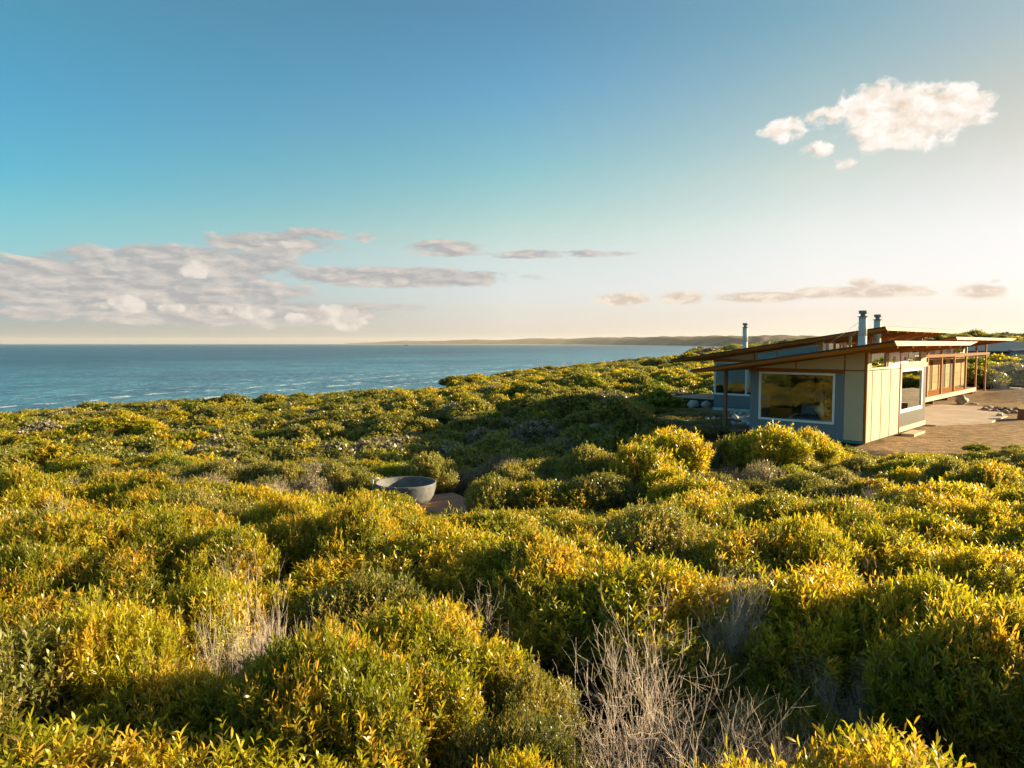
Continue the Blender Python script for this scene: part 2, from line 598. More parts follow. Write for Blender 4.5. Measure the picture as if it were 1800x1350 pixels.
def ground_z(x, y):
    x = np.asarray(x, dtype=float); y = np.asarray(y, dtype=float)
    c = -.925 * x + .38 * y                       # metres towards the sea
    rr = np.hypot(x, y)
    z = np.interp(c, [-400, -60, -25, 8, 18, 45, 72, 84, 96, 108, 125, 4000], [-3.4, -3.6, -4.2, -4.25, -4.75, -7.4, -9.7, -10.6, -12.5, -23.0, -25.0, -27])
    inland = sstep(10, 90, -c) * sstep(60, 260, y)
    z = z + inland * (1.8 + .0025 * np.clip(rr - 150, 0, 600))
    land = 1 - sstep(80, 100, c)
    z = z + land * (wav(x, y, 30) * .62 * sstep(24, 60, rr) + wav(x, y, 75, 5) * .55 * sstep(60, 160, rr) + wav(x, y, 11, 9) * .12)
    z = z - 1.4 * np.exp(-((c - 60) / 30.0) ** 2) * sstep(85, 130, y) * (1 - .6 * sstep(150, 400, y))
    z = z + 2.0 * np.exp(-(((x + 72) / 34.0) ** 2 + ((y - 90) / 26.0) ** 2))
    z = z + 6.5 * np.exp(-(((x + 36) / 15.0) ** 2 + ((y + 2) / 10.0) ** 2))      # a dune out of view that the big window mirrors
    z = z + 1.1 * np.exp(-(((x + 40.0) / 5.0) ** 2 + ((y - 109.5) / 4.5) ** 2))
    # the hollow behind the near crest
    z = z - 1.45 * np.exp(-(((x - 1.5) / 10.0) ** 2 + ((y - 30.0) / 9.0) ** 2))
    z = z - .5 * np.exp(-(((x + 10) / 10.0) ** 2 + ((y - 40.0) / 7.0) ** 2))
    # the wooded rises inland
    def hill(az, r0, wa, wr, h):
        a = np.arctan2(x, y)
        return h * np.exp(-((a - az) / wa) ** 2) * np.exp(-(np.log(np.maximum(rr, 1) / r0) / wr) ** 2)
    z = z + hill(rad(25), 950, rad(7.0), .30, 5) + hill(rad(33), 1200, rad(6), .35, 4) + hill(rad(39), 420, rad(7), .35, 2)
    z = z + hill(rad(46), 300, rad(9), .4, 2)
    # level pad and yard of the house
    a, b = hloc(x, y)
    pad = sstep(-3.2, -.6, a) * (1 - sstep(42, 48, a)) * sstep(-14, -9, b) * (1 - sstep(12.0, 15.5, b))
    yard = np.full_like(z, -3.9) + .02 * wav(x, y, 3.0, 3) + .05 * wav(x, y, 9.0, 7)
    yard = yard - .012 * np.clip(-b - 2, 0, 12)
    # the mound of earth past the end of the verandah
    yard = yard + .80 * np.exp(-(((a - 33.5) / 5.5) ** 2 + ((b + 1.4) / 3.2) ** 2))
    z = z * (1 - pad) + yard * pad
    return z


def build_ground():
    th = np.radians(np.concatenate([np.arange(-180, -42, 2.0), np.arange(-42, 44, .22), np.arange(44, 180.1, 2.0)]))
    r = np.concatenate([np.linspace(1.0, 14, 40)[:-1], 14 * (3600 / 14) ** np.linspace(0, 1, 300)])
    T, R = np.meshgrid(th, r, indexing='ij')
    X = R * np.sin(T); Y = R * np.cos(T)
    Z = ground_z(X, Y)
    V = np.stack([X, Y, Z], -1).reshape(-1, 3)
    n, m = X.shape
    i = np.arange(n - 1)[:, None] * m + np.arange(m - 1)[None, :]
    Q = np.stack([i, i + 1, i + m + 1, i + m], -1).reshape(-1, 4)
    me = np_mesh('ground', V, Q[:, ::-1], smooth=True)
    o = link(bpy.data.objects.new('ground', me))
    tag(o, kind='structure')

    def fn(N):
        v = objcoord(N)
        n1 = N.noise(v, .35, 6, .6)
        n2 = N.noise(v, 2.6, 6, .65)
        n3 = N.noise(N.vmath('MULTIPLY', v, (1, 3, 1)), 5.0, 5, .6)
        n4 = N.noise(v, 22.0, 3, .6)
        sand = N.mix(N.ss(n2, .35, .68), (.21, .130, .066), (.38, .262, .145))
        sand = N.mix(N.ss(n3, .56, .72), sand, (.12, .075, .042))
        sand = N.mix(N.ss(n4, .6, .75), sand, (.40, .30, .19))
        rut = N.noise(N.vmath('MULTIPLY', v, (.55, 2.4, 1)), 1.1, 4, .6, .8)
        sand = N.mix(N.ss(rut, .54, .66), sand, (.17, .115, .07))
        n2 = N.math('ADD', n2, N.math('MULTIPLY', rut, -.6))
        litter = N.mix(N.ss(n2, .4, .65), (.045, .038, .022), (.10, .075, .045))
        # bare earth only round the house; scrub litter elsewhere
        sep = N.new('ShaderNodeSeparateXYZ')
        p = N.vmath('SUBTRACT', v, (float(HC[0]), float(HC[1]), 0))
        a = N.vmath('DOT_PRODUCT', p, (float(E1[0]), float(E1[1]), 0))
        b = N.vmath('DOT_PRODUCT', p, (float(E2[0]), float(E2[1]), 0))
        w = N.math('MULTIPLY', N.math('SUBTRACT', n1, .5), 3.0)
        a = N.math('ADD', a, w); b = N.math('ADD', b, w)
        k = N.math('MULTIPLY', N.ss(a, -3.4, -2.0), N.ss(a, 47, 44))
        k = N.math('MULTIPLY', k, N.math('MULTIPLY', N.ss(b, -12.5, -10.5), N.ss(b, 15, 13)))
        N.l.new(v, sep.inputs[0])
        beach = N.ss(sep.outputs[2], -18, -21)
        spot = N.vmath('MULTIPLY', N.vmath('SUBTRACT', v, (-40.0, 108.5, 0)), (1, 1, 0))
        beach = N.math('MAXIMUM', beach, N.ss(N.math('ADD', N.vmath('LENGTH', spot), w), 6.5, 4.5))
        c = N.mix(k, litter, sand)
        c = N.mix(beach, c, (.45, .38, .28))
        h = N.math('ADD', n2, N.math('MULTIPLY', n3, .6))
        return pbsdf(N, c, .95, spec=.06, normal=bump(N, h, .9, .06))
    me.materials.append(mat('earth', fn))
    return o


build_ground()


def build_sea():
    def fn(N):
        v = objcoord(N)
        c = N.vmath('DOT_PRODUCT', v, (-.925, .38, 0))
        w1 = N.noise(N.vmath('MULTIPLY', v, (2.0, 1.0, 1)), .080, 7, .66, .3)
        w2 = N.noise(N.vmath('MULTIPLY', v, (1.3, 1.0, 1)), .022, 6, .66, .4)
        w3 = N.noise(N.vmath('MULTIPLY', v, (.5, 1.0, 1)), .006, 7, .70)
        w4 = N.noise(N.vmath('MULTIPLY', v, (.10, 1.0, 1)), .0012, 5, .65)
        shore = N.ss(N.math('ADD', c, N.math('MULTIPLY', N.math('SUBTRACT', w2, .5), 160)), 1100, 200)
        col = N.mix(N.ss(w3, .4, .62), (.004, .058, .110), (.008, .098, .165))
        col = N.mix(N.math('MULTIPLY', shore, .80), col, (.09, .265, .37))
        rs = N.math('ADD', N.math('ADD', N.math('MULTIPLY', w1, .36), N.math('MULTIPLY', w2, .28)), N.math('ADD', N.math('MULTIPLY', w3, .24), N.math('MULTIPLY', w4, .12)))
        rip = N.ss(rs, .43, .56)
        col = N.mix(rip, N.mix(1.0, col, (.30, .42, .52), blend='MULTIPLY'), col)  # ripple shading put into the colour: wave troughs are darkened
        foam = N.math('MULTIPLY', N.ss(w1, .66, .74), N.ss(c, 900, 150, .10, .7))
        bands = N.math('SINE', N.math('ADD', N.math('MULTIPLY', c, .19), N.math('MULTIPLY', w2, 9)))
        foam = N.math('ADD', foam, N.math('MULTIPLY', N.ss(bands, .72, .98), N.math('MULTIPLY', N.ss(c, 370, 265, 0, .75), N.ss(w1, .46, .60))), clamp=True)
        col = N.mix(foam, col, (.72, .74, .74))
        h = N.math('ADD', N.math('MULTIPLY', w1, 1.0), N.math('MULTIPLY', w2, 3.0))
        return pbsdf(N, col, N.math('ADD', .30, N.math('MULTIPLY', foam, .5)), spec=.12, normal=bump(N, h, 1.0, 1.2))
    m = mat('sea_water', fn)
    th = np.radians(np.arange(-180, 181, 4.0))
    r = np.array([30, 100, 300, 1000, 4000, 15000, 46000.0])
    T, R = np.meshgrid(th, r, indexing='ij')
    V = np.stack([R * np.sin(T), R * np.cos(T), np.full_like(R, -24.0)], -1).reshape(-1, 3)
    n, k = R.shape
    i = np.arange(n - 1)[:, None] * k + np.arange(k - 1)[None, :]
    Q = np.stack([i, i + k, i + k + 1, i + 1], -1).reshape(-1, 4)
    me = np_mesh('sea', V, Q)
    me.materials.append(m)
    tag(link(bpy.data.objects.new('sea', me)), kind='structure')


build_sea()


def build_headland():
    """the long low coast across the bay"""
    def pix_az(px):
        return math.atan2(px - 900, 1250)
    xs = [600, 620, 700, 800, 880, 950, 1000, 1060, 1120, 1180, 1240, 1290, 1340, 1500, 1700]
    rs = [26000, 25500, 22500, 19000, 17000, 15500, 14000, 11500, 9000, 7200, 5800, 4900, 4300, 3900, 3700]
    tops = [604.5, 602.5, 599.3, 597.5, 596.3, 594.8, 594.0, 592.6, 591.6, 590.3, 589.4, 588.8, 588, 588, 589]
    px = np.linspace(600, 1700, 260)
    R0 = np.interp(px, xs, rs); TP = np.interp(px, xs, tops)
    az = np.arctan2(px - 900, 1250)
    K = 26
    V = np.zeros((len(px), K, 3))
    for k in range(K):
        t = k / (K - 1)
        R = R0 * (1 + .75 * t)
        hmax = (604 - TP) / 1250 * R0 * 1.45 * np.cos(az) + 24
        wob = .5 + .5 * wav(px, np.full_like(px, k * 9.0), 130, 2)
        wob2 = .5 + .5 * wav(px, np.full_like(px, k * 14.0), 46, 8)
        prof = math.sin(min(1, t * 2.0) * math.pi / 2) ** 1.1 if t > 0 else 0
        h = hmax * prof * (.70 + .22 * wob + .10 * wob2)
        beach = 6.0 if 0 < k < 2 else 0
        V[:, k, 0] = R * np.sin(az); V[:, k, 1] = R * np.cos(az)
        V[:, k, 2] = -24.3 + np.maximum(h, 0) + beach * .3
    n, m = V.shape[:2]
    i = np.arange(n - 1)[:, None] * m + np.arange(m - 1)[None, :]
    Q = np.stack([i, i + m, i + m + 1, i + 1], -1).reshape(-1, 4)
    me = np_mesh('headland', V.reshape(-1, 3), Q, smooth=True)

    def fn(N):
        v = objcoord(N)
        n = N.noise(v, .0022, 6, .65)
        sep = N.new('ShaderNodeSeparateXYZ')
        N.l.new(v, sep.inputs[0])
        c = N.mix(N.ss(n, .38, .62), (.12, .092, .052), (.21, .155, .09))
        c = N.mix(N.ss(sep.outputs[2], -16, -21.5), c, (.62, .56, .46))
        return pbsdf(N, c, .95, spec=.1, normal=bump(N, n, 1.0, 60))
    me.materials.append(mat('headland_scrub', fn))
    tag(link(bpy.data.objects.new('headland', me)), kind='structure')


build_headland()


# ------------------------------------------------------------------ the house
SLOPE = .155
house = empty('beach_house', hw(0, 0), TH, 'low beach house of cream and blue grey panels with three long sloping timber roofs', 'house')


def top1(b): return 3.74 - SLOPE * b
def top2(b): return 4.466 - SLOPE * b
def top3(b): return 4.90 - .153 * b
def sof1(b): return top1(b) - .19
def sof2(b): return top2(b) - .19
def sof3(b): return top3(b) - .19


def corrugated(parent, axis, fixed, u0, u1, z0, z1, out=-1, pitch=.076, amp=.011):
    """upright corrugated sheet; axis 'b' = in the plane a = fixed, axis 'a' = in the plane b = fixed"""
    n = max(8, int((u1 - u0) / pitch * 4))
    rows = [[], []]
    for i in range(n + 1):
        u = u0 + (u1 - u0) * i / n
        d = fixed + out * (amp + amp * math.sin(u / pitch * 2 * math.pi))
        for r, z in zip(rows, (z0, z1)):
            r.append((d, u, z) if axis == 'b' else (u, d, z))
    return MB().quadgrid(rows).build('corrugated_sheet', M_GREY, parent)


def window(parent, axis, fixed, u0, u1, z0, z1, fw=.08, depth=.09, out=-1, frame_mat=None, glass=None, ztop=None, mull=()):
    """ztop: function of u for a raking head"""
    fm = frame_mat or M_WHITE
    zt = ztop or (lambda u: z1)
    d0, d1 = fixed + out * .03, fixed - out * (depth - .03)

    def pt(d, u, z): return (d, u, z) if axis == 'b' else (u, d, z)

    def bar(ua, ub, za0, za1, zb0, zb1, dd0=d0, dd1=d1):
        p = [pt(dd0, ua, za0), pt(dd0, ub, zb0), pt(dd1, ub, zb0), pt(dd1, ua, za0), pt(dd0, ua, za1), pt(dd0, ub, zb1), pt(dd1, ub, zb1), pt(dd1, ua, za1)]
        return p
    gm = MB()
    g = fixed - out * .02
    p = [pt(g, u0 + fw, z0 + fw), pt(g, u1 - fw, z0 + fw), pt(g, u1 - fw, zt(u1 - fw) - fw), pt(g, u0 + fw, zt(u0 + fw) - fw)]
    v = [gm.bm.verts.new(q) for q in p]
    gm.bm.faces.new(v)
    w = empty('window', (0, 0, 0)); w.parent = parent
    f = MB()
    f.hexa(bar(u0, u0 + fw, z0, zt(u0), z0, zt(u0 + fw)))
    f.hexa(bar(u1 - fw, u1, z0, zt(u1 - fw), z0, zt(u1)))
    f.hexa(bar(u0 + fw, u1 - fw, z0, z0 + fw, z0, z0 + fw))
    f.hexa(bar(u0 + fw, u1 - fw, zt(u0 + fw) - fw, zt(u0 + fw), zt(u1 - fw) - fw, zt(u1 - fw)))
    for u in mull:
        f.hexa(bar(u - fw * .4, u + fw * .4, z0 + fw, zt(u - fw * .4) - fw, z0 + fw, zt(u + fw * .4) - fw))
    f.build('frame', fm, w)
    gm.build('pane', glass or M_GLASS, w)
    return w


def poly_panel(name, m, parent, axis, d0, d1, pts):
    """flat panel of any outline: pts are (u, z)"""
    mb = MB()
    def pt(d, u, z): return (d, u, z) if axis == 'b' else (u, d, z)
    A = [mb.bm.verts.new(pt(d0, u, z)) for u, z in pts]
    B = [mb.bm.verts.new(pt(d1, u, z)) for u, z in pts]
    mb.bm.faces.new(A); mb.bm.faces.new(B[::-1])
    for i in range(len(pts)):
        j = (i + 1) % len(pts)
        mb.bm.faces.new((A[i], A[j], B[j], B[i]))
    return mb.build(name, m, parent)


def roof(a0, a1, b0, b1, top, inset_back, rafter_step, raft_b1, inset_front=.15):
    """skillion roof: timber slab, steel sheet over it, fascia on the high edge (b0), gutter on the low edge (b1)"""
    t = .19
    r = MB().hexa([(a0 + inset_front, b0, top(b0) - t), (a1 - inset_back, b0, top(b0) - t), (a1 - .3, b1, top(b1) - t * .8), (a0 + .06, b1, top(b1) - t * .8),
                   (a0, b0, top(b0) - .045), (a1, b0, top(b0) - .045), (a1, b1, top(b1) - .045), (a0, b1, top(b1) - .045)]).build('roof', M_PLY, house)
    n = int((a1 - a0) / .19)
    rows = [[], []]
    for i in range(n * 4 + 1):
        a = a0 - .05 + (a1 - a0 + .1) * i / (n * 4)
        z = .012 * (1 if i % 4 == 0 else 0) - .03
        rows[0].append((a, b0 - .05, top(b0 - .05) + z)); rows[1].append((a, b1 + .05, top(b1 + .05) + z))
    MB().quadgrid(rows, False).build('roof_sheet', M_ROOF, r)
    MB().hexa([(a0 - .052, b0 - .04, top(b0) - .075), (a0 - .008, b0 - .04, top(b0) - .075), (a0 - .008, b1 + .04, top(b1) - .075), (a0 - .052, b1 + .04, top(b1) - .075),
               (a0 - .052, b0 - .04, top(b0) - .012), (a0 - .008, b0 - .04, top(b0) - .012), (a0 - .008, b1 + .04, top(b1) - .012), (a0 - .052, b1 + .04, top(b1) - .012)]).build('barge_capping', M_DARK, r)
    h0, h1 = top(b0) - t - .01, top(b0) - .03
    MB().hexa([(a0 + inset_front + .05, b0 - .045, h0), (a1 - inset_back, b0 - .045, h0), (a1 - inset_back, b0 - .004, h0), (a0 + inset_front + .05, b0 - .004, h0),
               (a0 - .1, b0 - .045, h1), (a1 + .05, b0 - .045, h1), (a1 + .05, b0 - .004, h1), (a0 - .1, b0 - .004, h1)]).build('fascia', M_FASCIA, r)
    box('gutter', M_WHITE, r, a0 - .06, a1, b1 + .055, b1 + .15, top(b1) - .13, top(b1) - .035)
    a = a0 + .5
    while a < a1 - inset_back - .1:
        MB().hexa([(a, b0 + .02, top(b0) - t - .10), (a + .05, b0 + .02, top(b0) - t - .10), (a + .05, raft_b1, top(raft_b1) - t - .10), (a, raft_b1, top(raft_b1) - t - .10),
                   (a, b0 + .02, top(b0) - t + .02), (a + .05, b0 + .02, top(b0) - t + .02), (a + .05, raft_b1, top(raft_b1) - t + .02), (a, raft_b1, top(raft_b1) - t + .02)]).build('rafter', M_TIMBER, r)
        a += rafter_step
    return r


roof(-2.15, 11.0, -1.5, 6.15, top1, 1.6, 1.9, -.02)
roof(7.35, 21.5, 1.5, 12.8, top3, 1.6, 1.6, 5.0)
roof(19.9, 40.3, 1.2, 9.0, top2, 1.9, 1.8, 4.3)

# ---- near wing, front wall (a = 0)
H = house
corrugated(H, 'b', 0, 4.225, 4.60, .1, 2.69)
corrugated(H, 'b', 0, 1.13, 4.225, .1, .68)
corrugated(H, 'b', 0, .79, 1.13, .1, 2.69)
box('wall_frame', M_DARK, H, .0, .10, 4.24, 4.58, .1, 2.69)
box('wall_frame', M_DARK, H, .0, .10, .05, 4.24, .1, .66)
box('wall_frame', M_DARK, H, .0, .10, .05, 1.12, .66, 2.69)
box('beam', M_TIMBER, H, -.045, .12, .80, 4.66, 2.692, 2.838)
box('wall_panel', M_PANEL, H, -.022, -.002, .075, .782, .125, 2.795)
poly_panel('wall_panel', M_PANEL, H, 'b', -.022, -.002, [(.075, 2.842), (.765, 2.842), (.765, sof1(.765) - .02), (.075, sof1(.075) - .02)])
poly_panel('wall_panel', M_PANEL, H, 'b', -.02, .01, [(.815, 2.842), (2.65, 2.842), (2.65, sof1(2.65) - .02), (.815, sof1(.815) - .02)])
poly_panel('wall_panel', M_PANEL, H, 'b', -.02, .01, [(2.69, 2.842), (4.40, 2.842), (4.40, sof1(4.40) - .015), (2.69, sof1(2.69) - .02)])
poly_panel('wall_frame', M_DARK, H, 'b', .012, .10, [(.05, 2.84), (4.55, 2.84), (4.55, sof1(4.55)), (.05, sof1(.05))])
poly_panel('batten', M_TIMBER, H, 'b', -.035, .01, [(.768, 2.84), (.812, 2.84), (.812, sof1(.812)), (.768, sof1(.768))])
poly_panel('batten', M_TIMBER, H, 'b', -.035, .01, [(2.652, 2.84), (2.688, 2.84), (2.688, sof1(2.688)), (2.652, sof1(2.652))])
box('batten', M_TIMBER, H, -.03, 0, .07, .785, 2.798, 2.838)
box('corner_post', M_TIMBER, H, -.035, .05, -.03, .055, .03, sof1(0))
box('membrane_strip', M_TEAL, H, -.012, .05, .06, 4.58, .02, .1)
window(H, 'b', 0, 1.135, 4.215, .685, 2.685, .085)

# ---- near wing, sunny side (b = 0)
for a0, a1 in ((.065, .615), (.645, 1.74), (1.77, 2.895), (2.925, 4.195)):
    box('wall_panel', M_PANEL, H, a0, a1, -.02, .0, .07, 2.80)
    if a0 > .1:
        box('batten', M_TIMBER, H, a0 - .042, a0 + .012, -.03, -.021, .07, 2.80)
box('wall_frame', M_DARK, H, .06, 4.2, .004, .05, .03, 2.83)
box('wall_frame', M_DARK, H, .05, 4.2, .004, .05, 3.53, sof1(0) + .03)
box('wall_panel', M_PANEL, H, .065, .36, -.02, 0, 2.83, 3.53)
window(H, 'a', 0, .385, 2.665, 2.84, 3.535, .075, frame_mat=M_FASCIA, glass=M_GLASS2, mull=(2.35,))
for a0, a1, z0, z1 in ((2.70, 2.81, 2.83, 3.54), (3.61, 4.195, 2.83, 3.54), (2.81, 3.61, 2.83, 3.0), (2.81, 3.61, 3.385, 3.54)):
    box('wall_panel', M_WHITE, H, a0, a1, -.02, .05, z0, z1)
window(H, 'a', 0, 2.812, 3.608, 3.002, 3.383, .05, glass=M_GLASS2)
box('corner_post', M_TIMBER, H, 4.20, 4.25, -.04, .05, .1, sof1(0))
for a0, a1, z0, z1 in ((4.255, 4.43, 2.995, 3.54), (5.175, 5.36, 2.995, 3.54), (4.43, 5.175, 2.995, 3.095), (4.43, 5.175, 3.345, 3.54)):
    box('wall_panel', M_WHITE, H, a0, a1, -.02, .05, z0, z1)
window(H, 'a', 0, 4.432, 5.173, 3.097, 3.343, .05, glass=M_GLASS2)
window(H, 'a', 0, 5.38, 7.48, 2.995, 3.54, .06, frame_mat=M_FASCIA, glass=M_GLASS2)
box('wall_panel', M_PANEL, H, 7.5, 8.35, -.02, .03, 2.995, 3.54)
box('beam', M_FASCIA, H, 4.255, 8.42, -.06, .05, 2.80, 2.99)
box('wall_panel', M_BAY, H, 4.255, 4.365, -.015, .05, .3, 2.80)
box('wall_panel', M_BAY, H, 7.83, 8.40, -.015, .05, .3, 2.80)
box('wall_panel', M_BAY, H, 4.365, 7.83, -.015, .05, .3, .885)
window(H, 'a', 0, 4.37, 7.825, .89, 2.78, .13, .12, glass=M_GLASS2, mull=())
box('sill_board', M_FASCIA, H, 4.26, 8.42, -.05, .05, .09, .298)
box('step', M_FASCIA, H, 4.3, 6.0, -.62, -.12, -.06, .06)
# shell of the near wing: end wall, seaward wall, floor, room divider
box('wall_panel', M_GREY, H, 8.36, 8.46, .06, 4.6, .05, 2.86)
box('wall_panel', M_GREY, H, .11, 8.36, 4.52, 4.6, .05, 2.80)
box('floor_slab', M_PLY, H, .11, 8.35, .055, 4.5, .20, .34)
box('room_divider', M_PLYWALL, H, 4.02, 4.10, .06, 4.5, .341, 2.78)
for k in range(4):
    poly_panel('lining_board', M_PLYWALL, H, 'b', 3.985, 4.015, [(.08 + k * 1.105, .36), (1.17 + k * 1.105, .36), (1.17 + k * 1.105, 2.76), (.08 + k * 1.105, 2.76)])
# cabinet wall on the left of the room and the timber jamb beside it

# ---- near wing: post on the seaward side
box('post', M_DARKPOST, H, .23, .36, 5.80, 5.93, .20, sof1(5.87) + .02)

# ---- seaward wing, front wall (a = 9.56)
A3 = 9.56
corrugated(H, 'b', A3, 5.2, 11.28, .19, .87)
box('wall_frame', M_DARK, H, A3, A3 + .1, 5.2, 11.26, .12, .86)
box('membrane_strip', M_TEAL, H, A3 - .012, A3 + .04, 5.2, 11.28, .13, .19)
box('footing', M_RUBBLE, H, A3 - .08, A3 + .1, 5.2, 11.3, -.25, .125)
window(H, 'b', A3, 7.9, 11.27, .88, 2.795, .10, mull=(9.3,))
corrugated(H, 'b', A3, 5.2, 7.9, .87, 2.80)
box('beam', M_TIMBER, H, A3 - .045, A3 + .12, 5.12, 11.33, 2.80, 2.945)
poly_panel('wall_panel', M_PANEL, H, 'b', A3 - .02, A3 + .03, [(8.86, 2.948), (11.27, 2.948), (11.27, sof3(11.27) - .02), (8.86, sof3(8.86) - .02)])
poly_panel('batten', M_TIMBER, H, 'b', A3 - .035, A3 + .03, [(8.79, 2.948), (8.856, 2.948), (8.856, sof3(8.856)), (8.79, sof3(8.79))])
window(H, 'b', A3, 5.29, 8.78, 2.95, 0, .07, frame_mat=M_FASCIA, glass=M_GLASS2, ztop=lambda u: sof3(u) - .03, mull=(7.6,))
box('corner_post', M_FASCIA, H, A3 - .035, A3 + .06, 5.10, 5.28, .1, sof3(5.2))
box('wall_panel', M_GREY, H, A3 + .1, 21.2, 11.22, 11.3, .05, 2.98)
# sunny side of the seaward wing (b = 5.1) with its row of windows over the near roof
box('wall_panel', M_PANEL, H, A3 + .07, 21.2, 5.10, 5.16, .05, 3.25)
box('wall_panel', M_WHITE, H, A3 + .07, 9.82, 5.10, 5.16, 3.25, sof3(5.13))
window(H, 'a', 5.1, 9.83, 10.25, 3.25, sof3(5.1) - .02, .06, glass=M_GLASS2)
for k in range(4):
    a = 10.3 + k * 2.7
    window(H, 'a', 5.1, a, a + 2.4, 3.25, sof3(5.1) - .02, .06, frame_mat=M_FASCIA, glass=M_GLASS2, mull=(a + 1.9,))
    box('wall_panel', M_FASCIA, H, a + 2.41, a + 2.69, 5.10, 5.16, 3.25, sof3(5.13))
box('floor_slab', M_PLY, H, A3 + .1, 21.2, 5.2, 11.2, .25, .4)
box('room_divider', M_PLYWALL, H, 14.5, 14.58, 5.2, 11.2, .41, 2.9)
poly_panel('room_divider', M_DARK, H, 'b', 11.9, 11.95, [(5.2, 2.9), (11.2, 2.9), (11.2, sof3(11.2) - .02), (5.2, sof3(5.2) - .02)])
# white casement standing open inside the big window
window(H, 'b', A3 + 1.3, 8.95, 9.9, 1.0, 2.5, .12)
# posts under the high edge of the seaward roof
for k in range(5):
    a = 7.55 + 3.17 * k
    z0 = top1(3.1) - .02 if a < 11.0 else -.05
    box('post', M_POST, H, a, a + .11, 3.05, 3.16, z0, sof3(3.1) + .01)
# slender braces under that roof
for a0, a1 in ((10.75, 12.8), (13.95, 16.0), (17.1, 19.2)):
    MB().tube([(a0, 3.1, 3.75), (a1, 2.0, sof3(2.0) - .05)], .018, 6).build('brace', M_POST, H)

# ---- long inland wing with the verandah
AW = 39.7
box('wall_frame', M_DARK, H, 19.0, AW, 4.42, 4.5, .4, 3.75)
aw = 19.1
doors = [(28.8, 30.9)]
slots = [(28.1, 28.75), (31.6, 32.5), (33.9, 34.9)]
edges = [19.1, 21.3, 23.5, 25.7, 28.1, 28.75, 30.9, 31.6, 32.5, 33.9, 34.9, 37.2, AW]
for a0, a1 in zip(edges, edges[1:]):
    if any(abs(a0 - s[0]) < .02 for s in slots):
        box('side_light', M_DARK, H, a0 + .02, a1 - .02, 4.40, 4.418, .52, 2.70)
        window(H, 'a', 4.40, a0 + .02, a1 - .02, .52, 2.70, .05, frame_mat=M_TIMBER, glass=M_GLASS2)
        continue
    if any(abs(a0 - s[0]) < .02 for s in doors):
        d = box('door', M_GREY, H, a0 + .05, a1 - .05, 4.36, 4.41, .52, 2.68)
        MB().cyl((a0 + .6, 4.33, 1.5), .06, .1, 12).build('handle', M_DARK, d)
        box('door_jamb', M_PLY, H, a0 - .01, a0 + .04, 4.33, 4.41, .5, 2.70)
        continue
    z = .52
    while z < 2.66:                               # plywood sheets with open joints
        z1 = min(z + .53, 2.69)
        mid = (a0 + a1) / 2
        for p0, p1 in ((a0, mid), (mid, a1)):
            box('ply_sheet', M_PLYWALL, H, p0 + .012, p1 - .012, 4.395, 4.418, z + .008, z1 - .008)
        z = z1
box('ledger', M_FASCIA, H, 19.0, AW, 4.33, 4.418, 2.70, 2.83)
for k, a in enumerate(np.arange(19.1, 34.5, 2.29)):
    box('wall_panel', M_FASCIA, H, a, a + 1.05, 4.38, 4.419, 2.9, 3.74)
    box('wall_panel', M_WHITE, H, a + 1.09, a + 2.25, 4.38, 4.419, 2.9, 3.74)
    if k % 2:
        window(H, 'a', 4.375, a + 1.35, a + 1.95, 3.2, 3.55, .06, glass=M_GLASS2)
window(H, 'a', 4.40, 35.2, 38.2, 3.1, 3.74, .07, frame_mat=M_FASCIA, glass=M_GLASS2)
box('wall_panel', M_FASCIA, H, 38.22, AW, 4.38, 4.419, 2.9, 3.74)
box('wall_panel', M_PANEL, H, AW, AW + .08, 4.42, 8.6, .1, 3.1)
for k in range(6):
    a = 21.75 + 3.57 * k
    box('post', M_POST, H, a, a + .12, 3.04, 3.16, .50 if k < 4 else -.1, sof2(3.1) + .01)
box('beam', M_BEAM, H, 20.0, 41.0, 3.165, 3.215, 2.95, 3.15)
box('beam', M_BEAM, H, 20.0, 40.6, 2.985, 3.035, 2.95, 3.15)
for k in range(5):
    box('shade_slat', M_POST, H, 20.2, 40.4, 3.30 + .21 * k, 3.345 + .21 * k, 2.80, 2.83)
for k in range(8):
    box('deck_board', M_PLY, H, 18.8, 35.2, 2.93 + .182 * k, 3.104 + .182 * k, .462, .50)
box('deck_edge', M_FASCIA, H, 18.8, 35.25, 2.87, 2.925, .22, .505)
for k in range(5):
    box('bearer', M_TIMBER, H, 19.2 + 3.9 * k, 19.3 + 3.9 * k, 3.0, 4.3, -.1, .46)


# ---- flues
def chimney(a, b, z0, z1, r):
    c = MB().cyl((a, b, z0), r, (z1 - z0) * .40, 24).cyl((a, b, z0 + (z1 - z0) * .40), r * .985, (z1 - z0) * .50, 24).build('chimney', M_FLUE, H)
    MB().cyl((a, b, z0 - .05), r * 1.5, .09, 24, r * 1.15).build('flashing', M_DARK, c)
    zc = z0 + (z1 - z0) * .90
    cw = MB().cyl((a, b, zc), r * 1.42, .035, 24, r * 1.02)
    cw.cyl((a, b, zc + .036), r * .62, .10, 20)
    cw.cyl((a, b, zc + .137), r * 1.0, .11, 24).cyl((a, b, zc + .248), r * 1.08, .02, 24)
    cw.build('cowl', M_COWL, c)
    return c


c1 = chimney(3.9, 1.4, top1(1.4), 5.16, .17)
chimney(9.3, 2.4, top1(2.4), 5.2, .17)
chimney(12.5, 10.8, top3(10.8), 5.0, .155)
MB().tube([(3.9, 1.4, 4.9), (2.2, 2.9, top1(2.9))], .006, 4).tube([(3.9, 1.4, 4.9), (6.6, 3.2, top1(3.2))], .006, 4).build('guy_wire', M_FLUE, c1)
MB().cyl((12.0, 5.9, top3(5.9)), .05, .16, 12).cyl((12.0, 5.9, top3(5.9) + .16), .11, .04, 12).build('roof_vent', M_COWL, H)


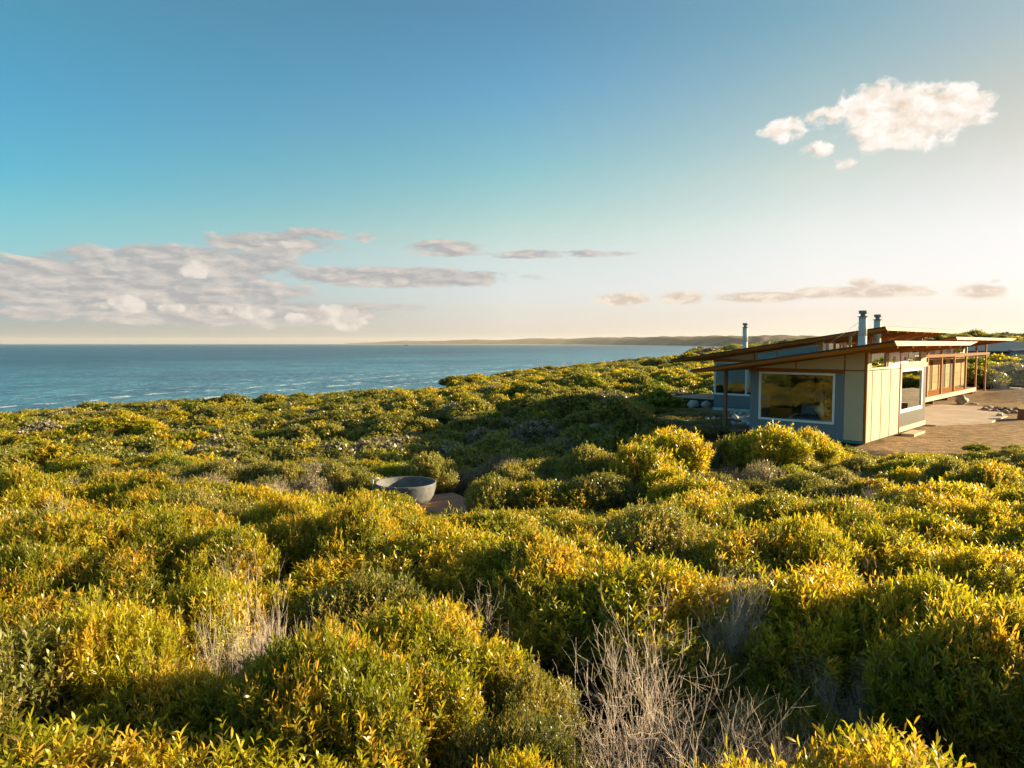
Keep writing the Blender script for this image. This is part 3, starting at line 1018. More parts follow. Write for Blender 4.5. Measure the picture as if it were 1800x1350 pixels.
# ------------------------------------------------------------------ inside the near room
def m_cloth(name, col):
    def fn(N):
        v = objcoord(N)
        n = N.noise(v, 5, 4, .6)
        w = N.noise(v, 120, 2)
        return pbsdf(N, N.mix(N.ss(n, .3, .7), col, tuple(x * .7 for x in col)), .9, spec=.1, normal=bump(N, N.math('ADD', n, N.math('MULTIPLY', w, .1)), .6, .04))
    return mat(name, fn)


def cushion(name, m, parent, w, h, t, M):
    mb = MB()
    n = 12
    for sgn in (1, -1):
        rows = []
        for i in range(n + 1):
            r = []
            for j in range(n + 1):
                u = i / n * 2 - 1; v = j / n * 2 - 1
                k = (max(0, 1 - u * u) * max(0, 1 - v * v)) ** .45
                pin = 1 - .10 * (1 - abs(u)) * abs(v) ** 3 - .10 * (1 - abs(v)) * abs(u) ** 3
                r.append(M @ Vector((u * w / 2 * pin, sgn * t / 2 * k, v * h / 2 * pin)))
            rows.append(r)
        mb.quadgrid(rows)
    bmesh.ops.remove_doubles(mb.bm, verts=mb.bm.verts, dist=.0005)
    return mb.build(name, m, parent)


def room_thing(name, a, b, z, label, cat, group=None):
    return empty(name, hw(a, b, z), TH, label, cat, group)


bed = room_thing('bed', 1.35, 2.15, .34, 'low bed with a slate blue cover behind the big front window', 'bed')
mb = MB().box(-1.0, 1.0, -1.0, .95, .12, .42); mb.build('mattress', m_cloth('white_linen', (.6, .6, .58)), bed, .05)
rows = []
for i in range(21):
    r = []
    for j in range(21):
        u = -1.03 + 2.06 * i / 20; v = -1.03 + 2.0 * j / 20
        e = max(abs(u) - .95, 0) * 3 + max(abs(v + .03) - .93, 0) * 3
        r.append((u, v, .455 - e + .025 * math.sin(u * 5 + v * 3) * math.sin(v * 6 - u * 2)))
    rows.append(r)
MB().quadgrid(rows).build('bed_cover', m_cloth('slate_cover', (.10, .19, .27)), bed)
pts = [(-.9, .98 + .0, .40 + .22 * math.sin(math.pi * i / 12)) if False else (-1.0 + 2.0 * i / 12, 1.0, .34 + .20 * math.sin(math.pi * i / 12)) for i in range(13)]
MB().tube(pts, .045, 8).build('bed_end', m_wood('pale_timber', (.50, .40, .26), (.62, .52, .36), 0), bed)
for s in ((-.85, -.9), (.85, -.9), (-.85, .85), (.85, .85)):
    box('leg', M_POST, bed, s[0] - .04, s[0] + .04, s[1] - .04, s[1] + .04, 0, .13)
for nm, lab, m, a, b, z, w, h, rx, rz, ry in (
        ('pillow', 'slate blue pillow with a pale edge at the left of the bed', m_cloth('slate_pillow', (.12, .20, .27)), 1.6, 2.72, 1.06, .72, .46, 78, 88, 0),
        ('pillow', 'cream diamond cushion propped on its corner on the bed', m_cloth('cream_cushion', (.62, .52, .38)), 1.35, 2.12, 1.10, .50, .50, 78, 80, 45),
        ('pillow', 'dark navy pillow at the right end of the bed', m_cloth('navy_pillow', (.02, .03, .05)), 1.45, 1.62, 1.03, .6, .42, 75, 85, 6)):
    R = Matrix.Rotation(rad(rz), 4, 'Z') @ Matrix.Rotation(rad(90 - rx), 4, 'X') @ Matrix.Rotation(rad(ry), 4, 'Y')
    o = cushion(nm, m, None, w, h, .18, R)
    o.location = hw(a, b, z); o.rotation_euler = (0, 0, TH)
    tag(o, lab, 'pillow', 'pillows on the bed')
tv = room_thing('television', 1.7, 3.97, .98, 'flat black television standing by the back wall of the near room', 'television')
box('screen', mat('screen_glass', lambda N: pbsdf(N, (.012, .03, .036), .12)), tv, -.045, -.03, -.42, .42, .13, .62)
box('casing', M_DARK, tv, -.029, .03, -.46, .46, .09, .66)
box('cabinet_stand', M_PLY, tv, -.12, .06, -.5, .5, -.69, .085)
lamp = room_thing('bedside_lamp', 2.0, 3.42, .30, 'small black bedside lamp beyond the bed', 'lamp')
MB().cyl((0, 0, .45), .07, .02, 16).cyl((0, 0, .47), .012, .36, 8).build('stem', M_DARK, lamp)
MB().cyl((0, 0, .80), .09, .10, 20, .05).build('lamp_shade', M_DARK, lamp)
MB().box(-.2, .2, -.2, .2, .40, .45).box(-.17, -.13, -.17, -.13, 0, .4).box(.13, .17, -.17, -.13, 0, .4).box(-.17, -.13, .13, .17, 0, .4).box(.13, .17, .13, .17, 0, .4).build('bedside_table', M_PLY, lamp)


# ------------------------------------------------------------------ decks
def deck(name, label, a0, a1, b0, b1, z, m, along, gap=.006, bw=.14, th=.03, edge=None, xf=None, skirt=.16):
    d = empty(name, *(xf if xf else (hw(0, 0), TH)), label=label, cat='deck')
    n = int(((a1 - a0) if along == 'b' else (b1 - b0)) / bw)
    for k in range(n):
        if along == 'b':
            box('board', m, d, a0 + k * bw, a0 + (k + 1) * bw - gap, b0, b1, z - th, z)
        else:
            box('board', m, d, a0, a1, b0 + k * bw, b0 + (k + 1) * bw - gap, z - th, z)
    e = edge or M_DARK
    MB().box(a0 + .02, a0 + .06, b0 + .02, b1 - .02, z - th - skirt, z - th - .002).box(a1 - .06, a1 - .02, b0 + .02, b1 - .02, z - th - skirt, z - th - .002) \
        .box(a0 + .06, a1 - .06, b0 + .02, b0 + .06, z - th - skirt, z - th - .002).box(a0 + .06, a1 - .06, b1 - .06, b1 - .02, z - th - skirt, z - th - .002).build('edge_joist', e, d)
    for a in (a0 + .3, (a0 + a1) / 2, a1 - .3):
        for b in (b0 + .3, b1 - .3):
            box('stump', M_DARKPOST, d, a - .05, a + .05, b - .05, b + .05, z - .9, z - th - .002)
    return d


deck('timber_deck', 'grey timber deck on the seaward side of the house, above two white boulders', 11.2, 16.0, 11.45, 15.2, .45, M_GDECK, 'b')
deck('timber_deck', 'small reddish timber landing beside the dark post of the near wing', -.8, 1.75, 4.72, 5.98, .2, M_DECK, 'a')
_dk = math.atan2(-.51, -.86)                      # direction of the boards of the bath deck
deck('timber_deck', 'reddish timber bath deck under the round stone tub', 0, 3.6, 0, 2.52, 0, M_DECK, 'a', xf=((-1.67, 19.9, -4.2), _dk), bw=.14)

# ------------------------------------------------------------------ tub
tub = empty('bath_tub', (-2.80, 18.56, -4.2), 0, 'round grey concrete bath tub standing on the bath deck', 'bath tub')
po = [(.48, 0), (.56, .015), (.66, .10), (.735, .22), (.775, .36), (.795, .50), (.80, .555)]
pi_ = [(.755, .555), (.74, .50), (.715, .36), (.66, .23), (.56, .13), (.40, .09), (.0001, .085)]
MB().lathe(po + [(.79, .565), (.765, .565)] + pi_, 72).build('bowl', M_CONC, tub)
MB().cyl((-.18, .1, .087), .03, .006, 16).build('plug', M_FLUE, tub)
tp = empty('bath_tap', (-3.62, 18.35, -4.2), rad(20), 'slim metal bath tap at the left rim of the round tub', 'tap')
MB().tube([(0, 0, 0), (0, 0, .66), (.03, 0, .70), (.16, 0, .70), (.18, 0, .66)], .016, 8).build('spout', M_FLUE, tp)
MB().cyl((0, .06, .55), .012, .10, 10).cyl((0, .06, .64), .028, .02, 12).build('handle', M_FLUE, tp)


# ------------------------------------------------------------------ stones
def stone(name, x, y, z, s, seed, m, label, cat='boulder', group=None, rz=0.0, sub=3):
    me = stone_mesh(seed, sub)
    me.materials.append(m)
    o = link(bpy.data.objects.new(name, me))
    o.location = (x, y, z); o.scale = s; o.rotation_euler = (0, 0, rz)
    return tag(o, label, cat, group)


wx, wy, _ = hw(10.75, 13.25)
stone('boulder', wx, wy, HZ + .12, (.33, .30, .34), 3, M_RUBBLE, 'smooth white boulder, left of the pair below the seaward deck')
wx, wy, _ = hw(11.05, 12.55)
stone('boulder', wx, wy, HZ + .10, (.36, .30, .33), 5, M_RUBBLE, 'rough white boulder, right of the pair below the seaward deck')
stone('boulder', 28.6, 45.1, -3.62, (.36, .32, .46), 8, M_ROCK, 'tall grey boulder standing in front of the verandah edge')
stone('boulder', 29.25, 44.9, -3.86, (.30, .24, .16), 11, M_ROCK, 'flat brown stone lying beside the tall grey boulder')
stone('boulder', 29.1, 43.3, -3.88, (.30, .22, .16), 14, M_ROCK, 'low grey stone at the back edge of the concrete patio')
stone('boulder', -.86, 20.2, -4.42, (.22, .2, .17), 17, M_BOULDER, 'pale stone past the right corner of the bath deck')


def scatter_stones(name, n, region, zoff, smin, smax, m, label=None, kind='stuff'):
    base = []
    for q in range(3):
        me = stone_mesh(31 + q, 1, .4)
        V = np.empty(len(me.vertices) * 3, dtype=np.float32); me.vertices.foreach_get('co', V)
        T = np.array([list(p.vertices) for p in me.polygons])
        base.append((V.reshape(-1, 3), T)); bpy.data.meshes.remove(me)
    VV, TT, off = [], [], 0
    for i in range(n):
        a, b = region()
        x, y, _ = hw(a, b)
        s = smin + (smax - smin) * random.random() ** 2.5
        V, T = base[i % 3]
        t = random.random() * 6.28
        R = np.array([[math.cos(t), -math.sin(t), 0], [math.sin(t), math.cos(t), 0], [0, 0, 1]])
        W = (V * np.array([s, s * random.uniform(.6, 1), s * random.uniform(.5, .9)])) @ R.T + np.array([x, y, float(ground_z(x, y)) + zoff(a, b) + s * .2])
        VV.append(W); TT.append(T + off); off += len(V)
    me = np_mesh(name, np.concatenate(VV), np.concatenate(TT))
    me.materials.append(m)
    return tag(link(bpy.data.objects.new(name, me)), label, None, None, kind)


scatter_stones('rubble', 420, lambda: (random.uniform(1.9, 9.2), random.uniform(4.8, 9.5)), lambda a, b: .25 * math.exp(-((a - 4.5) / 2.0) ** 2 - ((b - 6.2) / 1.2) ** 2), .04, .26, M_RUBBLE)
scatter_stones('gravel', 500, lambda: (random.uniform(-2.5, 26), random.uniform(-10.5, -.7)), lambda a, b: -.01, .008, .05, M_ROCK)

# ------------------------------------------------------------------ patio, fire pit and yard things
pat = [(9.0, -.35), (13.0, -1.9), (16.5, -2.0), (18.2, -1.56), (22.0, -.5), (22.4, 2.6), (9.0, 2.6)]
mb = MB()
A = [mb.bm.verts.new(hw(a, b, .035)) for a, b in pat]
B = [mb.bm.verts.new(hw(a, b, -.2)) for a, b in pat]
mb.bm.faces.new(A)
for i in range(len(pat)):
    j = (i + 1) % len(pat)
    mb.bm.faces.new((A[i], A[j], B[j], B[i]))


def f_patio(N):
    v = objcoord(N)
    n = N.noise(v, .9, 6, .6); n2 = N.noise(v, 9, 4)
    c = N.mix(N.ss(n, .3, .7), (.40, .30, .23), (.50, .40, .32))
    c = N.mix(N.ss(n2, .55, .75), c, (.37, .29, .22))
    return pbsdf(N, c, .85, spec=.1, normal=bump(N, n2, .2, .01))


tag(mb.build('patio', mat('patio_concrete', f_patio)), kind='structure')

fx, fy = 28.3, 40.6
pit = empty('fire_pit', (fx, fy, -3.9), 0, 'round fire pit ring of rough reddish stones at the end of the patio', 'fire pit')
M_PIT = m_stone('pit_stone', (.22, .125, .08), (.40, .26, .17), 3.0)
for k in range(14):
    t = 2 * math.pi * k / 14
    me = stone_mesh(50 + k % 4, 2, .25, .8)
    if not me.materials: me.materials.append(M_PIT)
    o = link(bpy.data.objects.new('stone', me), pit)
    o.location = (1.05 * math.cos(t), 1.05 * math.sin(t), .08); o.scale = (.21, .17, .17); o.rotation_euler = (0, 0, t + 1.57)
MB().cyl((0, 0, -.02), .85, .05, 24).build('ash_bed', mat('ash', lambda N: pbsdf(N, N.mix(N.noise(objcoord(N), 6), (.015, .015, .016), (.06, .055, .05)), .95)), pit)
for k in range(3):
    MB().tube([(.4 * math.cos(k * 2.1), .4 * math.sin(k * 2.1), .06), (-.1 * math.cos(k * 2.1), -.1 * math.sin(k * 2.1), .22)], .05, 8).build('charred_log', M_DARK, pit)
stump = empty('stump_seat', (26.35, 36.35, -3.95), .4, 'thick weathered log stump standing upright beside the fire pit', 'stump')
MB().lathe([(.36, 0), (.345, .1), (.33, .35), (.335, .58), (.31, .60)], 20).build('bark', M_DARKPOST, stump)
MB().cyl((0, 0, .60), .30, .01, 20).build('cut_top', M_POST, stump)
stone('boulder', 25.75, 37.4, -3.8, (.16, .14, .16), 23, M_RUBBLE, 'small white stone between the fire pit and the log stump')
drum = empty('drum_table', (36.4, 51.3, -4.0), 0, 'squat blue grey drum with a pale lid beyond the mound of earth', 'drum')
MB().lathe([(.34, 0), (.36, .02), (.36, .5), (.37, .52), (.36, .54), (.35, .75)], 28).build('drum_body', m_paint('slate_drum', (.14, .19, .30), .45), drum)
MB().cyl((0, 0, .752), .38, .06, 28, .34).build('lid', M_WHITE, drum)
cool = empty('cool_box', (37.4, 50.2, -4.0), .5, 'pale blue cool box on the ground beside the blue grey drum', 'cool box')
MB().box(-.45, .45, -.25, .25, 0, .42).build('tub', m_paint('pale_blue_plastic', (.40, .52, .60), .4), cool, .02)
MB().box(-.47, .47, -.27, .27, .425, .50).build('lid', M_WHITE, cool, .02)

# ------------------------------------------------------------------ neighbour's house
nh = empty('neighbour_house', (76.3, 118.5, -4.2), rad(-14), 'distant grey house with a pale blue steel roof beyond the right end of the verandah', 'house')
M_NROOF = m_paint('pale_steel_roof', (.11, .15, .185), .4, .06, .1)
M_NWALL = m_paint('grey_render', (.36, .35, .33), .7)
MB().box(0, 26, 0, 9, 0, 2.9).build('wall', M_NWALL, nh)
rf = MB()
rf.hexa([(-.7, -.8, 2.85), (26, -.8, 2.85), (26, 4.5, 4.45), (-.7, 4.5, 4.45), (-.7, -.8, 3.0), (26, -.8, 3.0), (26, 4.5, 4.6), (-.7, 4.5, 4.6)])
rf.hexa([(-.7, 4.503, 4.45), (26, 4.503, 4.45), (26, 9.8, 2.85), (-.7, 9.8, 2.85), (-.7, 4.503, 4.6), (26, 4.503, 4.6), (26, 9.8, 3.0), (-.7, 9.8, 3.0)])
rf = rf.build('roof', M_NROOF, nh)
box('eave_shadow_strip', M_DARK, rf, -.6, 6.0, -.72, -.66, 2.66, 2.845)  # dark strip standing in for the shade under the eave
MB().hexa([(5.2, -3.0, 2.9), (16, -3.0, 2.9), (16, -.83, 3.1), (5.2, -.83, 3.1), (5.2, -3.0, 3.05), (16, -3.0, 4.0), (16, -.83, 4.2), (5.2, -.83, 3.25)]).build('wing_roof', M_NROOF, nh)
box('wing_wall', M_NWALL, nh, 5.5, 16, -2.6, -.01, 0, 2.88)
for x in (6.3, 7.5):
    w = box('window', M_DARK, nh, x, x + 1.0, -2.66, -2.603, 1.2, 2.2)
    box('pane', M_GLASS2, w, x + .06, x + .94, -2.68, -2.663, 1.26, 2.14)

# ------------------------------------------------------------------ ship
shp = empty('ship', (-1130, 7600, -24.2), rad(8), 'small orange and white ship out on the bay', 'ship')
hull = MB()
rows = []
for i in range(13):
    t = i / 12; x = -27 + 54 * t
    w = 5.5 * math.sin(math.pi * min(1, t * .8 + .2)) ** .5 * (1 - max(0, t - .75) / .25 * .95)
    rows.append([(x, -w, 5 + 3 * t ** 3), (x, -w * .8, 0), (x, w * .8, 0), (x, w, 5 + 3 * t ** 3)])
hull.quadgrid(rows)
hull.bm.faces.new([v for v in hull.bm.verts if abs(v.co.x + 27) < .1])
hull.quadgrid([[(r[0]), (r[3])] for r in rows], False)
hull.build('hull', m_paint('orange_hull', (.55, .16, .05), .5), shp)
MB().box(2, 18, -4.2, 4.2, 5.3, 11).box(5, 15, -3.6, 3.6, 11, 14.5).build('superstructure', M_WHITE, shp)
MB().cyl((4, 0, 14.5), .5, 6, 8).box(-22, -4, -3.5, 3.5, 5.2, 7).build('mast_and_cargo', m_paint('orange_deck', (.5, .25, .12)), shp)


# ------------------------------------------------------------------ scrub
def unit(v):
    return v / np.maximum(np.linalg.norm(v, axis=-1, keepdims=True), 1e-9)


def crown_points(rng, n, lobes):
    """points and normals on the outer skin of a clump of lobes; lobes = (cx, cy, cz, r)"""
    P, NN = [], []
    got = 0
    area = lobes[:, 3] ** 2
    while got < n:
        m = n * 2
        k = rng.choice(len(lobes), m, p=area / area.sum())
        d = unit(rng.normal(size=(m, 3)))
        d[:, 2] = np.where(d[:, 2] < -.35, -d[:, 2], d[:, 2])
        p = lobes[k, :3] + d * lobes[k, 3:4] * rng.uniform(.80, 1.06, (m, 1)) * np.array([1, 1, .92])
        ok = p[:, 2] > .12
        for q in range(len(lobes)):
            inside = np.linalg.norm((p - lobes[q, :3]), axis=1) < lobes[q, 3] * .80
            ok &= ~(inside & (k != q)) | (rng.random(m) < .10)
        P.append(p[ok]); NN.append(d[ok]); got += int(ok.sum())
    return np.concatenate(P)[:n], np.concatenate(NN)[:n]


def prisms(A, B, ra, rb):
    """three-sided sticks from A to B"""
    d = unit(B - A)
    up = np.where(np.abs(d[:, 2:3]) < .9, np.array([[0, 0, 1.0]]), np.array([[1.0, 0, 0]]))
    u = unit(np.cross(d, up)); w = np.cross(d, u)
    V = []
    for P, r in ((A, ra), (B, rb)):
        r = np.asarray(r).reshape(-1, 1) if np.ndim(r) else r
        for k in range(3):
            t = 2 * math.pi * k / 3
            V.append(P + (u * math.cos(t) + w * math.sin(t)) * r)
    V = np.stack(V, 1)
    f = np.array([[0, 1, 4], [0, 4, 3], [1, 2, 5], [1, 5, 4], [2, 0, 3], [2, 3, 5]])
    T = (np.arange(len(A))[:, None, None] * 6 + f[None]).reshape(-1, 3)
    return V.reshape(-1, 3), T


def make_lobes(rng, R, Hh, n):
    L = [(0, 0, Hh * .50, R * .60)]
    for i in range(n):
        t = 2.39996 * i + rng.uniform(-.4, .4)
        q = math.sqrt((i + .6) / n) * R * .72
        r = R * rng.uniform(.20, .42)
        z = max(r * .7, (Hh - r) * (1 - .42 * (q / R) ** 2) * rng.uniform(.80, 1.02))
        L.append((q * math.cos(t), q * math.sin(t), z, r))
    return np.array(L)


def foliage_mesh(name, seed, R, Hh, n_lobes, n_twigs, per_twig, leaf, width, twig_len, fine, spread=(.5, 1.15), up=.55):
    rng = np.random.default_rng(seed)
    lobes = make_lobes(rng, R, Hh, n_lobes)
    tip, nor = crown_points(rng, n_twigs, lobes)
    d = unit(nor * .75 + np.array([0, 0, up]) + rng.normal(size=nor.shape) * .22)
    L = twig_len * rng.uniform(.6, 1.3, (n_twigs, 1)) * (1 + .8 * (rng.random((n_twigs, 1)) < .16))
    tip = tip + d * L * rng.uniform(.0, .40, (n_twigs, 1))
    base = tip - d * L
    n = n_twigs * per_twig
    ti = np.repeat(np.arange(n_twigs), per_twig)
    s = np.tile((np.arange(per_twig) + .5) / per_twig, n_twigs) + rng.uniform(-.4, .4, n) / per_twig
    s = np.clip(s, 0, 1) ** .85                      # 0 base of the twig, 1 tip
    o = base[ti] + d[ti] * L[ti] * s[:, None]
    ref = np.where(np.abs(d[:, 2:3]) < .9, np.array([[0, 0, 1.0]]), np.array([[1.0, 0, 0]]))
    u = unit(np.cross(d, ref)); w = np.cross(d, u)
    ang = 2.39996 * np.tile(np.arange(per_twig), n_twigs) + rng.uniform(0, 6.28, n_twigs)[ti]
    radial = u[ti] * np.cos(ang)[:, None] + w[ti] * np.sin(ang)[:, None]
    phi = spread[1] + (spread[0] - spread[1]) * s + rng.normal(size=n) * .16
    ld = unit(d[ti] * np.cos(phi)[:, None] + radial * np.sin(phi)[:, None])
    side = unit(np.cross(ld, d[ti] + 1e-3))
    roll = rng.normal(size=(n, 1)) * .5
    nn = np.cross(side, ld)
    side = unit(side * np.cos(roll) + nn * np.sin(roll)); nn = np.cross(side, ld)
    ll = (leaf * rng.uniform(.7, 1.2, n) * (1.05 - .35 * s))[:, None]
    lw = (width * rng.uniform(.8, 1.2, n))[:, None]
    droop = rng.uniform(-.05, .48, (n, 1))
    if fine:
        V = np.stack([o,
                      o + ld * ll * .30 + side * lw * .42 - nn * ll * droop * .06 + nn * lw * .10,
                      o + ld * ll * .30 - side * lw * .42 - nn * ll * droop * .06 + nn * lw * .10,
                      o + ld * ll * .66 + side * lw * .46 - nn * ll * droop * .36 + nn * lw * .12,
                      o + ld * ll * .66 - side * lw * .46 - nn * ll * droop * .36 + nn * lw * .12,
                      o + ld * ll * (1 - droop * .25) - nn * ll * droop], 1)
        f = np.array([[0, 2, 1], [1, 2, 4], [1, 4, 3], [3, 4, 5]])
        nv = 6
    else:
        V = np.stack([o,
                      o + ld * ll * .45 + side * lw * .5 + nn * lw * .1,
                      o + ld * ll * .45 - side * lw * .5 + nn * lw * .1,
                      o + ld * ll - nn * ll * droop], 1)
        f = np.array([[0, 2, 1], [1, 2, 3]])
        nv = 4
    V[..., 2] *= Hh / np.percentile(V[..., 2], 98.5)
    T = (np.arange(n)[:, None, None] * nv + f[None]).reshape(-1, 3)
    tint = np.ones((n, nv, 4))
    tint[..., 0] = rng.random(n)[:, None]
    tint[..., 1] = s[:, None]
    # newness and paleness come in patches over the bush
    patch = .5 + .5 * np.sin(tip[:, 0] * 4.1 / R + seed) * np.sin(tip[:, 1] * 3.7 / R + seed * 2.1)
    tint[..., 2] = np.clip(.55 * patch + .55 * rng.random(n_twigs), 0, 1)[ti][:, None]
    me = np_mesh(name, V.reshape(-1, 3), T, tint.reshape(-1, 4))
    return me, base, tip, lobes


def branch_mesh(name, seed, base, tip, lobes, R, n_limb, stick=.0035, twigs=True):
    """stems from the root to the twigs, and the twig axes"""
    rng = np.random.default_rng(seed)
    A, B, ra, rb = [], [], [], []
    pick = rng.choice(len(base), min(n_limb, len(base)), replace=False)
    for i in pick:
        t = base[i]
        root = np.array([rng.normal() * .10 * R, rng.normal() * .10 * R, -.15])
        k = lobes[np.argmin(np.linalg.norm(lobes[:, :3] - t, axis=1))]
        m1 = root * .55 + k[:3] * .45 * np.array([1, 1, .75]) + rng.normal(size=3) * .05 * R
        m2 = k[:3] * .55 + t * .45 + rng.normal(size=3) * .05 * R
        pts = [root, m1, m2, t]
        rr = [.020, .013, .008, .0035]
        for q in range(3):
            A.append(pts[q]); B.append(pts[q + 1]); ra.append(rr[q] * R); rb.append(rr[q + 1] * R)
    if twigs:
        A += list(base); B += list(tip); ra += [stick] * len(base); rb += [stick * .4] * len(base)
    V, T = prisms(np.array(A), np.array(B), np.array(ra), np.array(rb))
    return np_mesh(name, V, T)


def dead_mesh(name, seed, R, Hh, n_stem, depth):
    rng = np.random.default_rng(seed)
    A, B, ra, rb = [], [], [], []

    def grow(p, d, ln, r, k):
        n = 3 if k < 2 else 2
        for q in range(n):
            dd = d + rng.normal(size=3) * .20 + np.array([0, 0, .10])
            dd /= np.linalg.norm(dd)
            e = p + dd * ln / n
            A.append(p); B.append(e); ra.append(r); rb.append(r * .82)
            p = e; r *= .82; d = dd
            if k < depth and q >= (1 if k == 0 else 0):
                for c in range(2 if rng.random() < .7 else 1):
                    f = d + rng.normal(size=3) * .52 + np.array([0, 0, .12])
                    grow(p, f / np.linalg.norm(f), ln * rng.uniform(.50, .78), max(r * .64, .0013), k + 1)
    for i in range(n_stem):
        t = 6.283 * i / n_stem + rng.uniform(-.3, .3)
        d = np.array([math.cos(t) * rng.uniform(.15, .8), math.sin(t) * rng.uniform(.15, .8), 1.0])
        grow(np.array([math.cos(t) * .06, math.sin(t) * .06, -.1]), d / np.linalg.norm(d), Hh * rng.uniform(.42, .62), .0115 * R, 0)
    V, T = prisms(np.array(A), np.array(B), np.array(ra), np.array(rb))
    V[:, :2] *= R / np.percentile(np.abs(V[:, :2]), 97)
    V[:, 2] *= Hh / np.percentile(V[:, 2], 99.7)
    return np_mesh(name, V, T)


LEAF_WATTLE = m_leaf('wattle_leaf', (.185, .205, .016), (.490, .435, .022), (.70, .40, .050), .7, .52)
LEAF_OLIVE = m_leaf('olive_leaf', (.125, .140, .030), (.330, .315, .062), (.50, .33, .08), .55)
LEAF_GREEN = m_leaf('bright_leaf', (.110, .165, .014), (.32, .34, .022), (.50, .40, .03), .5)
LEAF_GREY = m_leaf('grey_leaf', (.15, .145, .085), (.34, .29, .19), (.46, .30, .18), .5, .25)
M_STEM = m_twig('stem_bark', (.20, .14, .09), (.42, .32, .22))
M_DEAD = m_twig('dead_wood', (.42, .33, .26), (.70, .58, .47))

PROTO = {}


def proto(key, leafmat, seed, R, Hh, **kw):
    n_limb = kw.pop('n_limb', 120)
    tw = kw.pop('twigs', True)
    me, base, tip, lobes = foliage_mesh('foliage', seed, R, Hh, **kw)
    me.materials.append(leafmat)
    br = branch_mesh('branches', seed + 99, base, tip, lobes, R, n_limb, twigs=tw)
    br.materials.append(M_STEM)
    PROTO.setdefault(key, []).append((me, br, R, Hh))


for s in range(4):     # close enough to see each leaf
    proto('near', LEAF_WATTLE, 11 + s, 1.0, 1.25, n_lobes=14 + s, n_twigs=1750, per_twig=18, leaf=.098, width=.0165, twig_len=.28, fine=True)
for s in range(2):
    proto('near_olive', LEAF_OLIVE, 41 + s, 1.0, 1.2, n_lobes=16, n_twigs=1800, per_twig=15, leaf=.075, width=.016, twig_len=.26, fine=True)
for s in range(4):
    proto('mid', LEAF_WATTLE, 61 + s, 1.0, 1.2, n_lobes=11 + s, n_twigs=1100, per_twig=13, leaf=.115, width=.028, twig_len=.24, fine=False)
for s in range(3):
    proto('mid_olive', LEAF_OLIVE, 81 + s, 1.0, 1.1, n_lobes=13, n_twigs=1300, per_twig=11, leaf=.085, width=.022, twig_len=.18, fine=False)
for s in range(2):
    proto('mid_green', LEAF_GREEN, 91 + s, 1.0, 1.15, n_lobes=12, n_twigs=1200, per_twig=12, leaf=.07, width=.024, twig_len=.18, fine=False)
for s in range(2):
    proto('mid_grey', LEAF_GREY, 101 + s, 1.0, 1.05, n_lobes=12, n_twigs=900, per_twig=9, leaf=.07, width=.018, twig_len=.20, fine=False, n_limb=260)
for s, lm in enumerate((LEAF_WATTLE, LEAF_OLIVE, LEAF_GREEN, LEAF_OLIVE, LEAF_WATTLE, LEAF_GREY)):
    proto('far', lm, 121 + s, 1.0, 1.0, n_lobes=12, n_twigs=420, per_twig=7, leaf=.19, width=.075, twig_len=.22, fine=False, n_limb=50, twigs=False)
for s in range(3):
    me = dead_mesh('branches', 141 + s, 1.0, 1.3, 18, 4)
    me.materials.append(M_DEAD)
    PROTO.setdefault('dead', []).append((None, me, 1.0, 1.3))

# height that the skyline of the near thicket may reach, along lines of sight that the photograph leaves open
CAPX = [0, 150, 300, 400, 520, 640, 690, 750, 800, 860, 1000, 1150, 1250, 1290, 1340, 1400, 1460, 1520, 1600, 1700, 1800]
CAPY = [790, 805, 840, 858, 862, 862, 888, 915, 930, 912, 902, 902, 830, 775, 760, 757, 785, 800, 797, 793, 790]


def top_height(x, y):
    """wished height of the top of the scrub at this place (metres under the camera are negative)"""
    g = float(ground_z(x, y))
    u = x / y * 1250 + 900
    cap = -(np.interp(u, CAPX, CAPY) - 604) / 1250 * y
    if 1.5 < x < 4.4 and 4.3 < y < 7.8:               # the dark gap beside the large dead shrub
        return g + .75 + .15 * float(wav(x, y, 2.0, 4)), g
    if y < 17:
        base = -2.66 + .27 * float(wav(x, y, 5.0, 4)) - .10 * max(0, y - 9) * .5
        if u < 1250:
            return min(base, cap - .04), g
        # right of the tub the thicket is lower along the near crest
        cap2 = -(np.interp(u, [1250, 1330, 1420, 1500, 1560, 1800], [892, 885, 880, 850, 800, 790]) - 604) / 1250 * y
        return min(base, cap2), g
    h = 1.12 + .25 * float(wav(x, y, 5.0, 4))
    if u > 1230:
        return min(g + h, max(cap - .05, g + .45)), g
    return g + h, g


def homestead(a, b, m=0.0):
    """the house, its yard and the rubble beside it, kept clear of scrub"""
    k = (a > -1.0 - m) & (a < 46 + m) & (b > -11.5 - m) & (b < 5.2 + m)
    k = k | ((a > 1.4 - m) & (a < 46) & (b > 5) & (b < 8.3 + m))
    k = k | ((a > 6.5 - m) & (a < 46) & (b > 8) & (b < 11.5 + m))
    return k | ((a > 10.6 - m) & (a < 46) & (b > 11) & (b < 15.3 + m))


def blocked(x, y, r):
    a, b = hloc(x, y)
    if homestead(a, b, r * .7):
        return True
    dx, dy = x + 1.67, y - 19.9
    da = dx * math.cos(_dk) + dy * math.sin(_dk); db = -dx * math.sin(_dk) + dy * math.cos(_dk)
    if -r * 1.5 < da < 3.6 + r * .5 and -r * .9 < db < 2.3 + r * 1.0:
        return True
    return False


SHRUBS = []          # (x, y, r)


